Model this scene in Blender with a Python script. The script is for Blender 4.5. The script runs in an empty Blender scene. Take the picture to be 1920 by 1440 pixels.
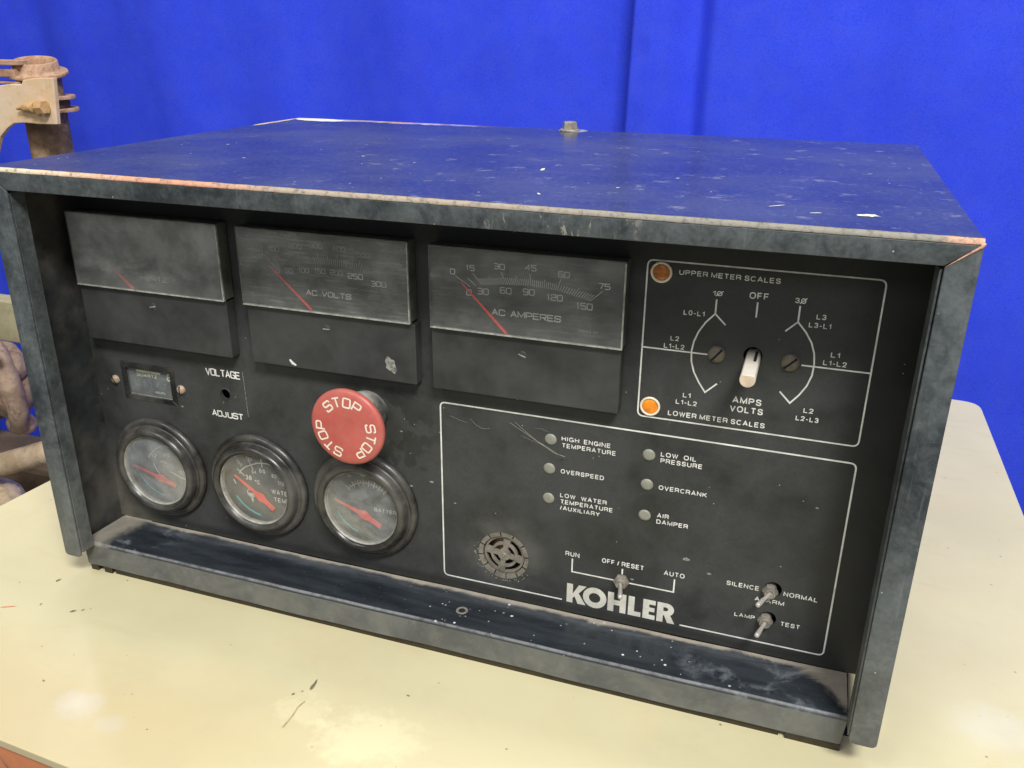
import bpy, bmesh, math, random
from mathutils import Vector, Matrix
random.seed(7)
K = 0.001                      # everything below is written in millimetres
scene = bpy.context.scene
COL = scene.collection

# ------------------------------------------------------------------ camera
cam_data = bpy.data.cameras.new("camera")
cam = bpy.data.objects.new("camera", cam_data)
COL.objects.link(cam)
cam_data.sensor_width = 36.0
cam_data.lens = 1626.96 / 1920.0 * 36.0
cam_data.clip_start = 0.01
cam_data.clip_end = 60.0
R_ = Vector((0.94428659, 0.32901692, 0.00840827))
U_ = Vector((-0.13105152, 0.35244081, 0.92661264))
F_ = Vector((-0.30190782, 0.8760898, -0.3759233))
M = Matrix(((R_.x, U_.x, -F_.x), (R_.y, U_.y, -F_.y), (R_.z, U_.z, -F_.z))).to_4x4()
M.translation = Vector((419.289, -350.888, 309.331)) * K
cam.matrix_world = M
scene.camera = cam

# ------------------------------------------------------------------ world, lamps, exposure
world = bpy.data.worlds.new("World")
scene.world = world
world.use_nodes = True
wb = world.node_tree.nodes["Background"]
wb.inputs[0].default_value = (0.93, 0.95, 1.0, 1)
wb.inputs[1].default_value = 0.20


def area(name, loc, target, sx, sy, watt, col=(1, 0.96, 0.88)):
    l = bpy.data.lights.new(name, 'AREA')
    l.shape = 'RECTANGLE'
    l.size, l.size_y, l.energy, l.color = sx * K, sy * K, watt, col
    o = bpy.data.objects.new(name, l)
    COL.objects.link(o)
    o.location = Vector(loc) * K
    d = (Vector(target) - Vector(loc))
    o.rotation_euler = d.to_track_quat('-Z', 'Y').to_euler()
    return o


# ceiling lamps of the hall: one row in front of the table, one behind the curtain, plus an added fill
area("ceiling_or_fill_lamp", (1150, -1200, 2000), (240, 0, 100), 800, 300, 69, (1, 0.98, 0.95))
area("ceiling_or_fill_lamp", (-500, -1150, 1950), (240, 0, 100), 900, 420, 14, (1, 0.98, 0.95))
area("ceiling_or_fill_lamp", (300, -2600, 1500), (240, 0, 100), 1800, 500, 16, (0.95, 0.98, 1))  # added low frontal fill to brighten the panel, standing in for the far wall
area("ceiling_or_fill_lamp", (260, 420, 2500), (260, 300, 0), 1500, 420, 24, (1, 0.98, 0.95))
area("ceiling_or_fill_lamp", (1900, 300, 2300), (400, 100, 0), 500, 900, 3)
area("ceiling_or_fill_lamp", (-1170, 2311, 2600), (240, -50, 0), 300, 220, 3, (1, 0.97, 0.9))
area("ceiling_or_fill_lamp", (-2564, 2026, 2600), (240, -50, 0), 200, 130, 1.2, (0.9, 0.93, 1))
area("ceiling_or_fill_lamp", (1511, 3360, 2600), (500, 50, 0), 200, 130, 1.2, (0.9, 0.93, 1))

scene.view_settings.view_transform = 'Standard'
scene.view_settings.look = 'None'
scene.view_settings.exposure = 0.0
scene.view_settings.gamma = 1.0
scene.render.engine = 'CYCLES'
scene.cycles.use_denoising = True
scene.cycles.max_bounces = 8
scene.cycles.transparent_max_bounces = 12


# ------------------------------------------------------------------ node helpers
class Mt:
    def __init__(self, name):
        self.m = bpy.data.materials.new(name)
        self.m.use_nodes = True
        self.nt = self.m.node_tree
        self.b = self.nt.nodes["Principled BSDF"]
        self.out = self.nt.nodes["Material Output"]
        self.tc = self.nt.nodes.new('ShaderNodeTexCoord').outputs['Object']

    def n(self, typ, ins=None, **props):
        nd = self.nt.nodes.new('ShaderNode' + typ)
        for k, v in props.items():
            setattr(nd, k, v)
        for k, v in (ins or {}).items():
            s = nd.inputs[k]
            if isinstance(v, bpy.types.NodeSocket):
                self.nt.links.new(v, s)
            elif hasattr(s.default_value, '__len__') and isinstance(v, (tuple, list)):
                s.default_value = tuple(v) + (1,) * (len(s.default_value) - len(v))
            else:
                s.default_value = v
        return nd

    def set(self, **kw):
        for k, v in kw.items():
            s = self.b.inputs[k.replace('_', ' ')]
            if isinstance(v, bpy.types.NodeSocket):
                self.nt.links.new(v, s)
            elif isinstance(v, (tuple, list)):
                s.default_value = tuple(v) + (1,)
            else:
                s.default_value = v
        return self

    def noise(self, scale, detail=4, rough=0.55, vec=None, dist=0.0):
        return self.n('TexNoise', {'Vector': vec or self.tc, 'Scale': scale, 'Detail': detail,
                                   'Roughness': rough, 'Distortion': dist}).outputs['Fac']

    def math(self, op, a, b=0.5, c=None, clamp=False):
        ins = {0: a, 1: b}
        if c is not None:
            ins[2] = c
        return self.n('Math', ins, operation=op, use_clamp=clamp).outputs[0]

    def ramp(self, f, a, b, ya=0.0, yb=1.0, smooth=True):
        return self.n('MapRange', {'Value': f, 'From Min': a, 'From Max': b, 'To Min': ya, 'To Max': yb},
                      interpolation_type='SMOOTHSTEP' if smooth else 'LINEAR').outputs[0]

    def mix(self, f, a, b):
        nd = self.nt.nodes.new('ShaderNodeMix')
        nd.data_type = 'RGBA'
        for k, v in ((0, f), (6, a), (7, b)):
            if isinstance(v, bpy.types.NodeSocket):
                self.nt.links.new(v, nd.inputs[k])
            elif isinstance(v, (tuple, list)):
                nd.inputs[k].default_value = tuple(v) + (1,)
            else:
                nd.inputs[k].default_value = v
        return nd.outputs[2]

    def xyz(self):
        s = self.n('SeparateXYZ', {0: self.tc})
        return s.outputs[0], s.outputs[1], s.outputs[2]

    def scaled(self, sx, sy, sz, rot=(0, 0, 0)):
        return self.n('Mapping', {'Vector': self.tc, 'Scale': (sx, sy, sz), 'Rotation': rot}).outputs[0]

    def specks(self, scale, radius, keep, vec=None):
        """round specks: 1 inside a cell's dot, only in the fraction 'keep' of the cells"""
        v = self.n('TexVoronoi', {'Vector': vec or self.tc, 'Scale': scale, 'Randomness': 1.0})
        r = self.n('SeparateColor', {0: v.outputs['Color']})
        d = self.ramp(v.outputs['Distance'], radius, radius * 0.6)
        k = self.ramp(r.outputs[0], 1 - keep, 1 - keep + 0.001)
        vary = self.ramp(r.outputs[1], 0, 1, 0.25, 1)
        return self.math('MULTIPLY', self.math('MULTIPLY', d, k), vary)

    def bump(self, h, strength=0.3, dist=0.0005):
        self.nt.links.new(self.n('Bump', {'Height': h, 'Strength': strength, 'Distance': dist}).outputs[0],
                          self.b.inputs['Normal'])
        return self


def plain(name, col, rough=0.5, metal=0.0, var=0.25, scale=180, dust=None, dustamt=0.3, bump=0.12, **kw):
    """a plain material with blotchy variation and a film of dust"""
    m = Mt(name)
    a = m.noise(scale, 5, 0.6)
    c = m.mix(m.ramp(a, 0.3, 0.7), [v * (1 - var) for v in col], [v * (1 + var) for v in col])
    r = rough
    if dust:
        d = m.math('MULTIPLY', m.ramp(m.noise(scale * 0.35, 6, 0.65), 0.35, 0.7), dustamt)
        c = m.mix(d, c, dust)
        r = m.ramp(d, 0, 1, rough, 0.85)
    m.set(Base_Color=c, Roughness=r, Metallic=metal)
    for k, v in kw.items():
        m.set(**{k: v})
    m.bump(m.noise(scale * 5, 3), bump, 0.0003)
    return m.m


MAT = {}


def case_paint():
    m = Mt('black_case_paint_with_dust')
    x, y, z = m.xyz()
    big = m.noise(14, 6, 0.62, dist=0.6)
    mid = m.noise(60, 6, 0.7, dist=0.4)
    fine = m.noise(420, 4, 0.6)
    md2 = m.noise(170, 6, 0.75, dist=0.6)
    d = m.math('ADD', m.math('MULTIPLY', big, 0.5), m.math('ADD', m.math('MULTIPLY', mid, 0.35), m.math('MULTIPLY', md2, 0.3)))
    d = m.ramp(d, 0.42, 0.74)
    d = m.math('MULTIPLY', d, m.ramp(fine, 0.2, 0.65, 0.7, 1.0))
    # more settled dust towards the bottom of the case
    low = m.ramp(z, 0.10, -0.01, 0.0, 0.40)
    d = m.math('ADD', d, low, clamp=True)
    streak = m.noise(1.0, 5, 0.6, vec=m.scaled(500, 500, 18))
    streak = m.ramp(streak, 0.58, 0.75, 0, 0.35)
    tone = m.mix(low, (0.115, 0.133, 0.135), (0.21, 0.20, 0.17))
    c = m.mix(d, (0.022, 0.027, 0.030), tone)
    c = m.mix(streak, c, (0.22, 0.24, 0.24))
    sp = m.specks(260, 0.12, 0.10)
    c = m.mix(m.math('MULTIPLY', sp, 0.7), c, (0.55, 0.55, 0.5))
    # scuffed pale patch in the middle of the top rail
    w = m.math('MULTIPLY', m.ramp(x, 0.265, 0.30), m.ramp(x, 0.37, 0.335))
    w = m.math('MULTIPLY', w, m.ramp(z, 0.21, 0.225))
    sc = m.ramp(m.noise(1.0, 6, 0.7, vec=m.scaled(160, 160, 60, (0, 0.5, 0)), dist=1.0), 0.55, 0.66)
    c = m.mix(m.math('MULTIPLY', m.math('MULTIPLY', w, sc), 0.85), c, (0.36, 0.34, 0.28))
    m.set(Base_Color=c, Roughness=m.ramp(d, 0, 1, 0.36, 0.72), Specular_IOR_Level=0.5)
    m.bump(mid, 0.15, 0.0005)
    return m.m


def lid_paint():
    m = Mt('glossy_black_lid_paint')
    x, y, z = m.xyz()
    film = m.ramp(m.noise(12, 6, 0.6), 0.3, 0.7)
    grit = m.noise(500, 3, 0.6)
    # dried wipe marks, drawn out along the width
    w1 = m.ramp(m.noise(1.0, 5, 0.62, vec=m.scaled(70, 75, 1, (0, 0, 0.35)), dist=0.25), 0.60, 0.70)
    w2 = m.ramp(m.noise(1.0, 5, 0.65, vec=m.scaled(28, 40, 1, (0, 0, -0.3)), dist=0.6), 0.60, 0.72)
    zone = m.ramp(x, 0.10, 0.28, 0.25, 1.0)
    c = m.mix(film, (0.028, 0.036, 0.046), (0.062, 0.074, 0.090))
    c = m.mix(m.math('MULTIPLY', m.ramp(grit, 0.45, 0.8), 0.30), c, (0.20, 0.20, 0.22))
    c = m.mix(m.math('MULTIPLY', m.math('MULTIPLY', w2, zone), 0.22), c, (0.26, 0.26, 0.30))
    c = m.mix(m.math('MULTIPLY', m.math('MULTIPLY', w1, zone), 0.42), c, (0.32, 0.33, 0.37))
    sp = m.specks(150, 0.10, 0.10)
    sp2 = m.specks(330, 0.15, 0.12)
    c = m.mix(m.math('MULTIPLY', sp, 0.85), c, (0.78, 0.8, 0.8))
    c = m.mix(m.math('MULTIPLY', m.math('MULTIPLY', sp2, m.ramp(x, 0.12, 0.3, 0.35, 1)), 0.45), c, (0.55, 0.57, 0.6))
    # worn white and orange patch along the rear left edge
    e = m.math('ADD', y, m.math('MULTIPLY', m.noise(60, 4), 0.022))
    wear = m.math('MULTIPLY', m.ramp(e, 0.3085, 0.3115), m.ramp(x, 0.19, 0.12))
    c = m.mix(wear, c, m.mix(m.ramp(m.noise(28, 3), 0.46, 0.52), (0.50, 0.27, 0.19), (0.7, 0.66, 0.6)))
    rg = m.math('ADD', m.ramp(film, 0, 1, 0.19, 0.25), m.math('MULTIPLY', w1, 0.10))
    m.set(Base_Color=c, Roughness=rg, Specular_IOR_Level=0.75)
    m.bump(m.noise(60, 2), 0.03, 0.0003)
    return m.m


def worn_edge():
    m = Mt('worn_edge_bare_primer')
    x, y, z = m.xyz()
    c = m.mix(m.ramp(x, 0.02, 0.11), (0.62, 0.53, 0.38), (0.60, 0.31, 0.20))
    c = m.mix(m.ramp(x, 0.13, 0.19), c, (0.36, 0.30, 0.235))
    c = m.mix(m.ramp(x, 0.25, 0.38), c, (0.26, 0.245, 0.205))
    c = m.mix(m.ramp(x, 0.462, 0.474), c, (0.62, 0.36, 0.24))
    n = m.noise(330, 7, 0.75)
    c = m.mix(m.math('MULTIPLY', m.ramp(n, 0.48, 0.64), 0.7), c, (0.11, 0.11, 0.105))
    m.set(Base_Color=c, Roughness=0.75, Specular_IOR_Level=0.2)
    m.bump(n, 0.6, 0.0006)
    return m.m


def panel_paint():
    m = Mt('satin_black_panel_paint_with_dust')
    x, y, z = m.xyz()
    big = m.noise(16, 6, 0.6, dist=0.5)
    mid = m.noise(55, 5, 0.65)
    fine = m.noise(900, 3, 0.6)
    d = m.ramp(m.math('ADD', m.math('MULTIPLY', big, 0.7), m.math('MULTIPLY', mid, 0.35)), 0.22, 0.70)
    d = m.math('MULTIPLY', d, m.ramp(fine, 0.25, 0.7, 0.75, 1.0))
    # wiped, cleaner patches round the stop button
    px = m.math('SUBTRACT', x, 0.206)
    pz = m.math('SUBTRACT', z, 0.098)
    rr = m.math('SQRT', m.math('ADD', m.math('MULTIPLY', px, px), m.math('MULTIPLY', pz, pz)))
    wipe = m.math('MULTIPLY', m.ramp(rr, 0.045, 0.02), m.ramp(m.noise(70, 4, 0.6, dist=0.5), 0.46, 0.56))
    d = m.math('MULTIPLY', d, m.ramp(wipe, 0, 1, 1, 0.5))
    edge = m.math('ADD', m.ramp(x, 0.436, 0.455), m.ramp(z, 0.012, 0.004), clamp=True)
    d = m.math('MULTIPLY', d, m.ramp(edge, 0, 1, 1, 0.35))
    c = m.mix(d, (0.013, 0.014, 0.0135), (0.060, 0.063, 0.060))
    # heavier pale dust in the lower left corner
    corner = m.math('MULTIPLY', m.ramp(x, 0.05, 0.0), m.ramp(z, 0.07, 0.0))
    corner = m.math('MULTIPLY', corner, m.ramp(mid, 0.3, 0.6, 0.5, 1.0))
    c = m.mix(m.math('MULTIPLY', corner, 0.7), c, (0.20, 0.185, 0.145))
    # pale halo of dust round the buzzer
    bx = m.math('SUBTRACT', x, 0.2775)
    bz = m.math('SUBTRACT', z, 0.034)
    br = m.math('SQRT', m.math('ADD', m.math('MULTIPLY', bx, bx), m.math('MULTIPLY', bz, bz)))
    halo = m.math('MULTIPLY', m.ramp(br, 0.032, 0.014), m.ramp(mid, 0.3, 0.65, 0.3, 1))
    c = m.mix(m.math('MULTIPLY', halo, 0.4), c, (0.16, 0.16, 0.145))
    sp = m.specks(330, 0.13, 0.035)
    c = m.mix(m.math('MULTIPLY', sp, 0.6), c, (0.5, 0.5, 0.46))
    lint = m.ramp(m.noise(1.0, 3, 0.5, vec=m.scaled(420, 1, 900, (0, 0.6, 0)), dist=1.2), 0.74, 0.80)
    c = m.mix(m.math('MULTIPLY', lint, 0.35), c, (0.3, 0.3, 0.28))
    m.set(Base_Color=c, Roughness=m.ramp(d, 0, 1, 0.42, 0.8), Specular_IOR_Level=0.35)
    m.bump(fine, 0.06, 0.0002)
    return m.m


def sill_paint():
    m = Mt('sill_paint_with_settled_dust')
    x, y, z = m.xyz()
    n1 = m.noise(38, 6, 0.65, dist=0.5)
    n2 = m.noise(150, 6, 0.7)
    nl = m.noise(1.0, 6, 0.7, vec=m.scaled(20, 110, 1), dist=0.4)
    wob = m.math('MULTIPLY', m.math('SUBTRACT', n1, 0.5), 0.010)
    yy = m.math('ADD', y, wob)
    xx = m.math('ADD', x, m.math('MULTIPLY', wob, 3.0))
    back = m.ramp(yy, 0.0435, 0.0468)
    left = m.ramp(xx, 0.024, 0.014)
    # the right end is dusty along a slanting line
    rr = m.math('ADD', xx, m.math('MULTIPLY', yy, 0.9))
    right = m.ramp(rr, 0.480, 0.492)
    tan = m.math('MAXIMUM', m.math('MAXIMUM', back, m.math('MULTIPLY', left, 0.8)), right)
    c = m.mix(m.ramp(nl, 0.35, 0.72), (0.015, 0.019, 0.024), (0.030, 0.037, 0.045))
    smear = m.math('MULTIPLY', m.ramp(n1, 0.50, 0.66), m.ramp(xx, 0.36, 0.42))
    smear = m.math('MAXIMUM', smear, m.math('MULTIPLY', m.ramp(n1, 0.5, 0.62), m.ramp(xx, 0.075, 0.04)))
    c = m.mix(m.math('MULTIPLY', smear, 0.75), c, (0.17, 0.19, 0.215))
    # bluish smeared fringe before the tan band
    fr = m.math('MULTIPLY', m.ramp(yy, 0.034, 0.043), m.ramp(nl, 0.35, 0.65, 0.3, 1))
    c = m.mix(m.math('MULTIPLY', fr, 0.35), c, (0.17, 0.185, 0.20))
    c = m.mix(m.math('MULTIPLY', tan, m.ramp(n2, 0.3, 0.6, 0.78, 1.0)), c, (0.34, 0.305, 0.25))
    # worn ridge along the front fold
    ridge = m.math('MULTIPLY', m.ramp(y, 0.0138, 0.0130), m.ramp(z, 0.0022, 0.0032))
    ridge = m.math('MULTIPLY', ridge, m.ramp(n2, 0.35, 0.6, 0.35, 1.0))
    front = m.ramp(z, 0.0022, 0.0012)
    cf = m.mix(m.ramp(n1, 0.3, 0.7), (0.085, 0.09, 0.085), (0.155, 0.155, 0.138))
    cf = m.mix(m.math('MULTIPLY', m.ramp(n2, 0.5, 0.8), 0.3), cf, (0.24, 0.26, 0.27))
    c = m.mix(front, c, cf)
    c = m.mix(m.math('MULTIPLY', ridge, 0.6), c, (0.28, 0.29, 0.30))
    # dried white droplets, thick to the right of the middle
    zone = m.math('MULTIPLY', m.ramp(x, 0.20, 0.27), m.ramp(x, 0.43, 0.39, 0.1, 1))
    vd = m.scaled(1, 1, 1)
    sp = m.math('MAXIMUM', m.specks(180, 0.16, 0.18, vd), m.specks(360, 0.20, 0.14, vd))
    c = m.mix(m.math('MULTIPLY', m.math('MULTIPLY', sp, m.ramp(front, 0, 1, 1, 0.15)), m.ramp(zone, 0, 1, 0.06, 0.9)), c, (0.82, 0.84, 0.84))
    rough = m.math('MAXIMUM', m.ramp(nl, 0.3, 0.7, 0.24, 0.42), m.math('MULTIPLY', m.math('MAXIMUM', tan, front), 0.8))
    m.set(Base_Color=c, Roughness=rough)
    m.bump(n2, 0.15, 0.0004)
    return m.m


def dusty_glass(name, amount, spread, col=(0.17, 0.175, 0.165), scale=30, streak=0.0, gloss=0.4, settle=None):
    """clear plastic with a film of dust: part diffuse, part see-through, with a gloss coat"""
    m = Mt(name)
    nt = m.nt
    nt.nodes.remove(m.b)
    n = m.noise(scale, 6, 0.62, vec=m.scaled(1, 1, 1.6), dist=0.5)
    f = m.math('ADD', m.math('MULTIPLY', m.ramp(n, 0.3, 0.7), spread), amount, clamp=True)
    fine = m.noise(1.0, 4, 0.6, vec=m.scaled(60, 60, 900))
    f = m.math('ADD', f, m.math('MULTIPLY', m.ramp(fine, 0.45, 0.75), streak), clamp=True)
    if settle:
        gx, gy, gz = m.xyz()
        gz = m.math('ADD', gz, m.math('MULTIPLY', m.math('SUBTRACT', n, 0.5), 0.03))
        f = m.math('MULTIPLY', f, m.ramp(gz, settle[0], settle[1], settle[2], 1.0))
    sp = m.math('MULTIPLY', m.specks(500, 0.15, 0.05), 0.6)
    f = m.math('MAXIMUM', f, sp)
    c2 = m.mix(m.ramp(m.noise(scale * 2.3, 5, 0.6), 0.3, 0.7), [v * 0.75 for v in col], [v * 1.25 for v in col])
    c2 = m.mix(sp, c2, (0.5, 0.5, 0.45))
    dif = m.n('BsdfDiffuse', {'Color': c2, 'Roughness': 0.6})
    tr = m.n('BsdfTransparent', {'Color': (0.93, 0.93, 0.92)})
    mx = m.n('MixShader', {0: f, 1: tr.outputs[0], 2: dif.outputs[0]})
    gl = m.n('BsdfGlossy', {'Color': (1, 1, 1), 'Roughness': 0.22})
    fr = m.n('Fresnel', {'IOR': 1.45})
    m2 = m.n('MixShader', {0: m.math('MULTIPLY', fr.outputs[0], gloss), 1: mx.outputs[0], 2: gl.outputs[0]})
    nt.links.new(m2.outputs[0], m.out.inputs[0])
    return m.m


def table_paint():
    m = Mt('cream_enamel_table_paint')
    x, y, z = m.xyz()
    big = m.noise(5, 5, 0.6)
    mid = m.noise(30, 6, 0.65)
    c = m.mix(m.ramp(big, 0.35, 0.65), (0.57, 0.52, 0.325), (0.64, 0.585, 0.37))
    c = m.mix(m.math('MULTIPLY', m.ramp(mid, 0.52, 0.75), 0.25), c, (0.62, 0.48, 0.27))
    # soft shadow over the lower left, painted in as a brownish tint
    g = m.math('MULTIPLY', m.ramp(m.math('SUBTRACT', x, y), 0.42, 0.18), m.ramp(m.math('ADD', y, m.math('MULTIPLY', m.math('SUBTRACT', mid, 0.5), 0.03)), -0.03, -0.085))
    c = m.mix(m.math('MULTIPLY', g, 0.45), c, (0.45, 0.33, 0.17))
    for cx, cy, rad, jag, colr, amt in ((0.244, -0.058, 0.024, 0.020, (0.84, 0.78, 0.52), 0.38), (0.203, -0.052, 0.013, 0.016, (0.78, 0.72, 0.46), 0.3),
                                        (0.091, -0.088, 0.013, 0.008, (0.58, 0.57, 0.56), 0.3), (0.117, -0.093, 0.008, 0.006, (0.58, 0.57, 0.56), 0.2),  # grey-white patches: blurred lamp reflections put into the paint colour
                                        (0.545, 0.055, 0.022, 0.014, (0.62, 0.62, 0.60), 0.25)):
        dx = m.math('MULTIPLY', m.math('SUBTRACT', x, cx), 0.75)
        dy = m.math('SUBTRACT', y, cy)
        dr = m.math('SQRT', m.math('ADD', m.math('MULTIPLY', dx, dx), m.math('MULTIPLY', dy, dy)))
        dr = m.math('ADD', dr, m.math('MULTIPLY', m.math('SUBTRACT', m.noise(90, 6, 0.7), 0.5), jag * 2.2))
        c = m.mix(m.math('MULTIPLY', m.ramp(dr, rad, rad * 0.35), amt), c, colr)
    sp = m.specks(80, 0.075, 0.45, m.scaled(1, 1, 0))
    sp2 = m.specks(230, 0.10, 0.10, m.scaled(1, 1, 0))
    c = m.mix(m.math('MULTIPLY', sp, 0.75), c, (0.16, 0.13, 0.07))
    c = m.mix(m.math('MULTIPLY', sp2, 0.45), c, (0.25, 0.21, 0.12))
    sm = m.ramp(m.noise(1.0, 6, 0.65, vec=m.scaled(14, 40, 1, (0, 0, 0.9)), dist=0.7), 0.52, 0.75)
    c = m.mix(m.math('MULTIPLY', sm, 0.12), c, (0.36, 0.31, 0.2))
    m.set(Base_Color=c, Roughness=m.ramp(mid, 0.3, 0.7, 0.16, 0.26), Specular_IOR_Level=0.5)
    m.bump(m.noise(26, 3, 0.5), 0.10, 0.0012)
    return m.m


def curtain_cloth():
    m = Mt('blue_curtain_cloth')
    n = m.noise(9, 5, 0.6)
    w = m.noise(430, 4, 0.7)
    fd = m.ramp(m.noise(28, 4, 0.6), 0.35, 0.7)
    c = m.mix(m.ramp(n, 0.3, 0.7), (0.038, 0.074, 0.80), (0.043, 0.085, 0.86))
    c = m.mix(m.math('MULTIPLY', m.ramp(w, 0.4, 0.7), 0.5), c, (0.020, 0.040, 0.52))
    c = m.mix(m.math('MULTIPLY', fd, 0.12), c, (0.10, 0.13, 0.62))
    m.set(Base_Color=c, Roughness=0.85, Specular_IOR_Level=0.1)
    m.bump(w, 0.25, 0.0006)
    return m.m


def rust(name, a, b, c3=None, scale=30):
    m = Mt(name)
    n = m.noise(scale, 7, 0.7, dist=0.5)
    n2 = m.noise(scale * 3, 6, 0.7)
    c = m.mix(m.ramp(n, 0.35, 0.65), a, b)
    c = m.mix(m.math('MULTIPLY', m.ramp(n2, 0.52, 0.7), 0.6), c, c3 or (0.10, 0.06, 0.035))
    m.set(Base_Color=c, Roughness=0.85)
    m.bump(n2, 0.5, 0.0015)
    return m.m


MAT['case'] = case_paint()
MAT['lid'] = lid_paint()
MAT['worn'] = worn_edge()
MAT['panel'] = panel_paint()
MAT['sill'] = sill_paint()
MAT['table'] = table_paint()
MAT['cloth'] = curtain_cloth()
MAT['inner'] = plain('dusty_inner_sheet_metal', (0.018, 0.021, 0.023), 0.5, var=0.4, scale=45, dust=(0.20, 0.185, 0.15), dustamt=0.45)
MAT['dark'] = plain('dark_void_inside', (0.006, 0.006, 0.006), 0.8)
MAT['foot_shade'] = plain('dark_brown_foot_and_shade', (0.030, 0.022, 0.010), 0.6, var=0.3)  # for the sill feet and the strip painted dark as shade
MAT['plastic'] = plain('dusty_black_meter_plastic', (0.036, 0.038, 0.036), 0.45, var=0.25, scale=60, dust=(0.10, 0.105, 0.098), dustamt=0.25)
MAT['dial'] = plain('matt_black_meter_dial', (0.052, 0.055, 0.052), 0.6, var=0.15)
MAT['gdial'] = plain('grey_gauge_dial', (0.085, 0.086, 0.082), 0.6, var=0.2, scale=60)
MAT['rubber'] = plain('black_gauge_bezel', (0.017, 0.017, 0.016), 0.27, var=0.3, scale=70, dust=(0.24, 0.23, 0.20), dustamt=0.42)
MAT['rim'] = plain('pale_gauge_inner_rim', (0.30, 0.29, 0.25), 0.4, var=0.3)
MAT['clear'] = plain('clear_plastic_edge', (0.085, 0.088, 0.08), 0.3, var=0.3, scale=220, dust=(0.2, 0.2, 0.18), dustamt=0.5)
MAT['clear2'] = plain('bright_plastic_edge', (0.36, 0.36, 0.32), 0.3, var=0.35, scale=300)
MAT['print'] = plain('white_silkscreen_print', (0.80, 0.80, 0.74), 0.55, var=0.08, scale=300, dust=(0.30, 0.29, 0.26), dustamt=0.45, bump=0.02)
MAT['logo'] = plain('aged_white_logo_print', (0.66, 0.65, 0.57), 0.55, var=0.10, scale=150, dust=(0.38, 0.35, 0.28), dustamt=0.5, bump=0.02)
MAT['scale'] = plain('grey_scale_print', (0.38, 0.39, 0.37), 0.6, var=0.1, bump=0.02)
MAT['scale2'] = plain('bright_scale_print', (0.78, 0.79, 0.76), 0.6, var=0.1, bump=0.02)
MAT['gprint'] = plain('pale_gauge_print', (0.78, 0.77, 0.70), 0.6, var=0.1, bump=0.02)
MAT['needle'] = plain('red_needle', (1.0, 0.07, 0.05), 0.5, var=0.05, bump=0.02)
MAT['cyan'] = plain('cyan_gauge_arc', (0.10, 0.62, 0.66), 0.5, var=0.1, bump=0.02)
MAT['red'] = plain('faded_red_button_plastic', (0.46, 0.070, 0.055), 0.30, var=0.10, scale=60, dust=(0.56, 0.22, 0.18), dustamt=0.5, bump=0.04)
MAT['cream'] = plain('cream_button_print', (0.82, 0.72, 0.58), 0.5, var=0.06, bump=0.02)
MAT['screw'] = plain('dusty_brown_screw', (0.12, 0.105, 0.075), 0.6, 0.2, var=0.3, scale=300, dust=(0.22, 0.19, 0.15), dustamt=0.5)
MAT['brass'] = plain('dull_brass_screw', (0.36, 0.27, 0.19), 0.5, 0.2, var=0.3, scale=400, dust=(0.5, 0.4, 0.32), dustamt=0.5)
MAT['steel'] = plain('dull_zinc_steel', (0.62, 0.59, 0.55), 0.30, 0.45, var=0.12, scale=400, dust=(0.5, 0.46, 0.40), dustamt=0.2)
MAT['nut'] = plain('dusty_taupe_nut', (0.27, 0.245, 0.21), 0.5, 0.4, var=0.25, scale=300, dust=(0.36, 0.32, 0.27), dustamt=0.4)
MAT['taupe'] = plain('dusty_buzzer_plastic', (0.16, 0.145, 0.12), 0.5, var=0.3, scale=250, dust=(0.30, 0.27, 0.22), dustamt=0.5)
MAT['copper'] = plain('brown_buzzer_coil', (0.20, 0.12, 0.06), 0.6, var=0.5, scale=140)
MAT['white'] = plain('white_nylon_shaft', (0.66, 0.61, 0.53), 0.4, var=0.05, bump=0.03)
MAT['whitetip'] = plain('soiled_nylon_shaft_end', (0.62, 0.50, 0.36), 0.5, var=0.15, bump=0.03)
MAT['amber_dull'] = plain('unlit_amber_lens', (0.44, 0.155, 0.03), 0.3, var=0.35, scale=400)
MAT['amber'] = plain('bright_amber_lens', (0.86, 0.27, 0.02), 0.25, var=0.30, scale=220)
MAT['ring'] = plain('cream_lamp_ring', (0.78, 0.68, 0.52), 0.5, var=0.1, scale=300)
MAT['lens'] = plain('grey_lamp_lens', (0.25, 0.25, 0.205), 0.5, var=0.12, scale=250, bump=0.03)
MAT['collar'] = plain('scuffed_grey_collar', (0.07, 0.075, 0.066), 0.4, var=0.6, scale=70, dust=(0.66, 0.64, 0.58), dustamt=0.6)
MAT['rusty'] = rust('brown_rusty_pipe_iron', (0.16, 0.105, 0.065), (0.44, 0.28, 0.16))
MAT['rusty2'] = rust('pinkish_rusty_flange_iron', (0.34, 0.19, 0.11), (0.54, 0.35, 0.23), (0.11, 0.06, 0.035), 60)
MAT['rust_bolt'] = rust('orange_rusty_bolt', (0.50, 0.29, 0.12), (0.62, 0.42, 0.2), (0.2, 0.1, 0.05), 60)
MAT['tan'] = rust('tan_painted_bracket', (0.66, 0.47, 0.27), (0.70, 0.54, 0.38), (0.52, 0.34, 0.20), 22)
MAT['yellow'] = rust('yellow_paint_patch', (0.70, 0.50, 0.12), (0.62, 0.52, 0.30), (0.4, 0.3, 0.15), 40)
MAT['iron'] = rust('pinkish_brown_cast_iron', (0.26, 0.175, 0.12), (0.44, 0.32, 0.23), (0.09, 0.05, 0.03), 34)
MAT['pale'] = rust('pale_painted_plate', (0.34, 0.31, 0.18), (0.46, 0.42, 0.26), (0.22, 0.2, 0.12), 14)
MAT['hose'] = rust('pale_dusty_hose', (0.42, 0.31, 0.19), (0.56, 0.44, 0.30), (0.24, 0.16, 0.09), 35)
MAT['brown'] = rust('dark_brown_iron', (0.10, 0.07, 0.04), (0.16, 0.11, 0.065), None, 20)
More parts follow.
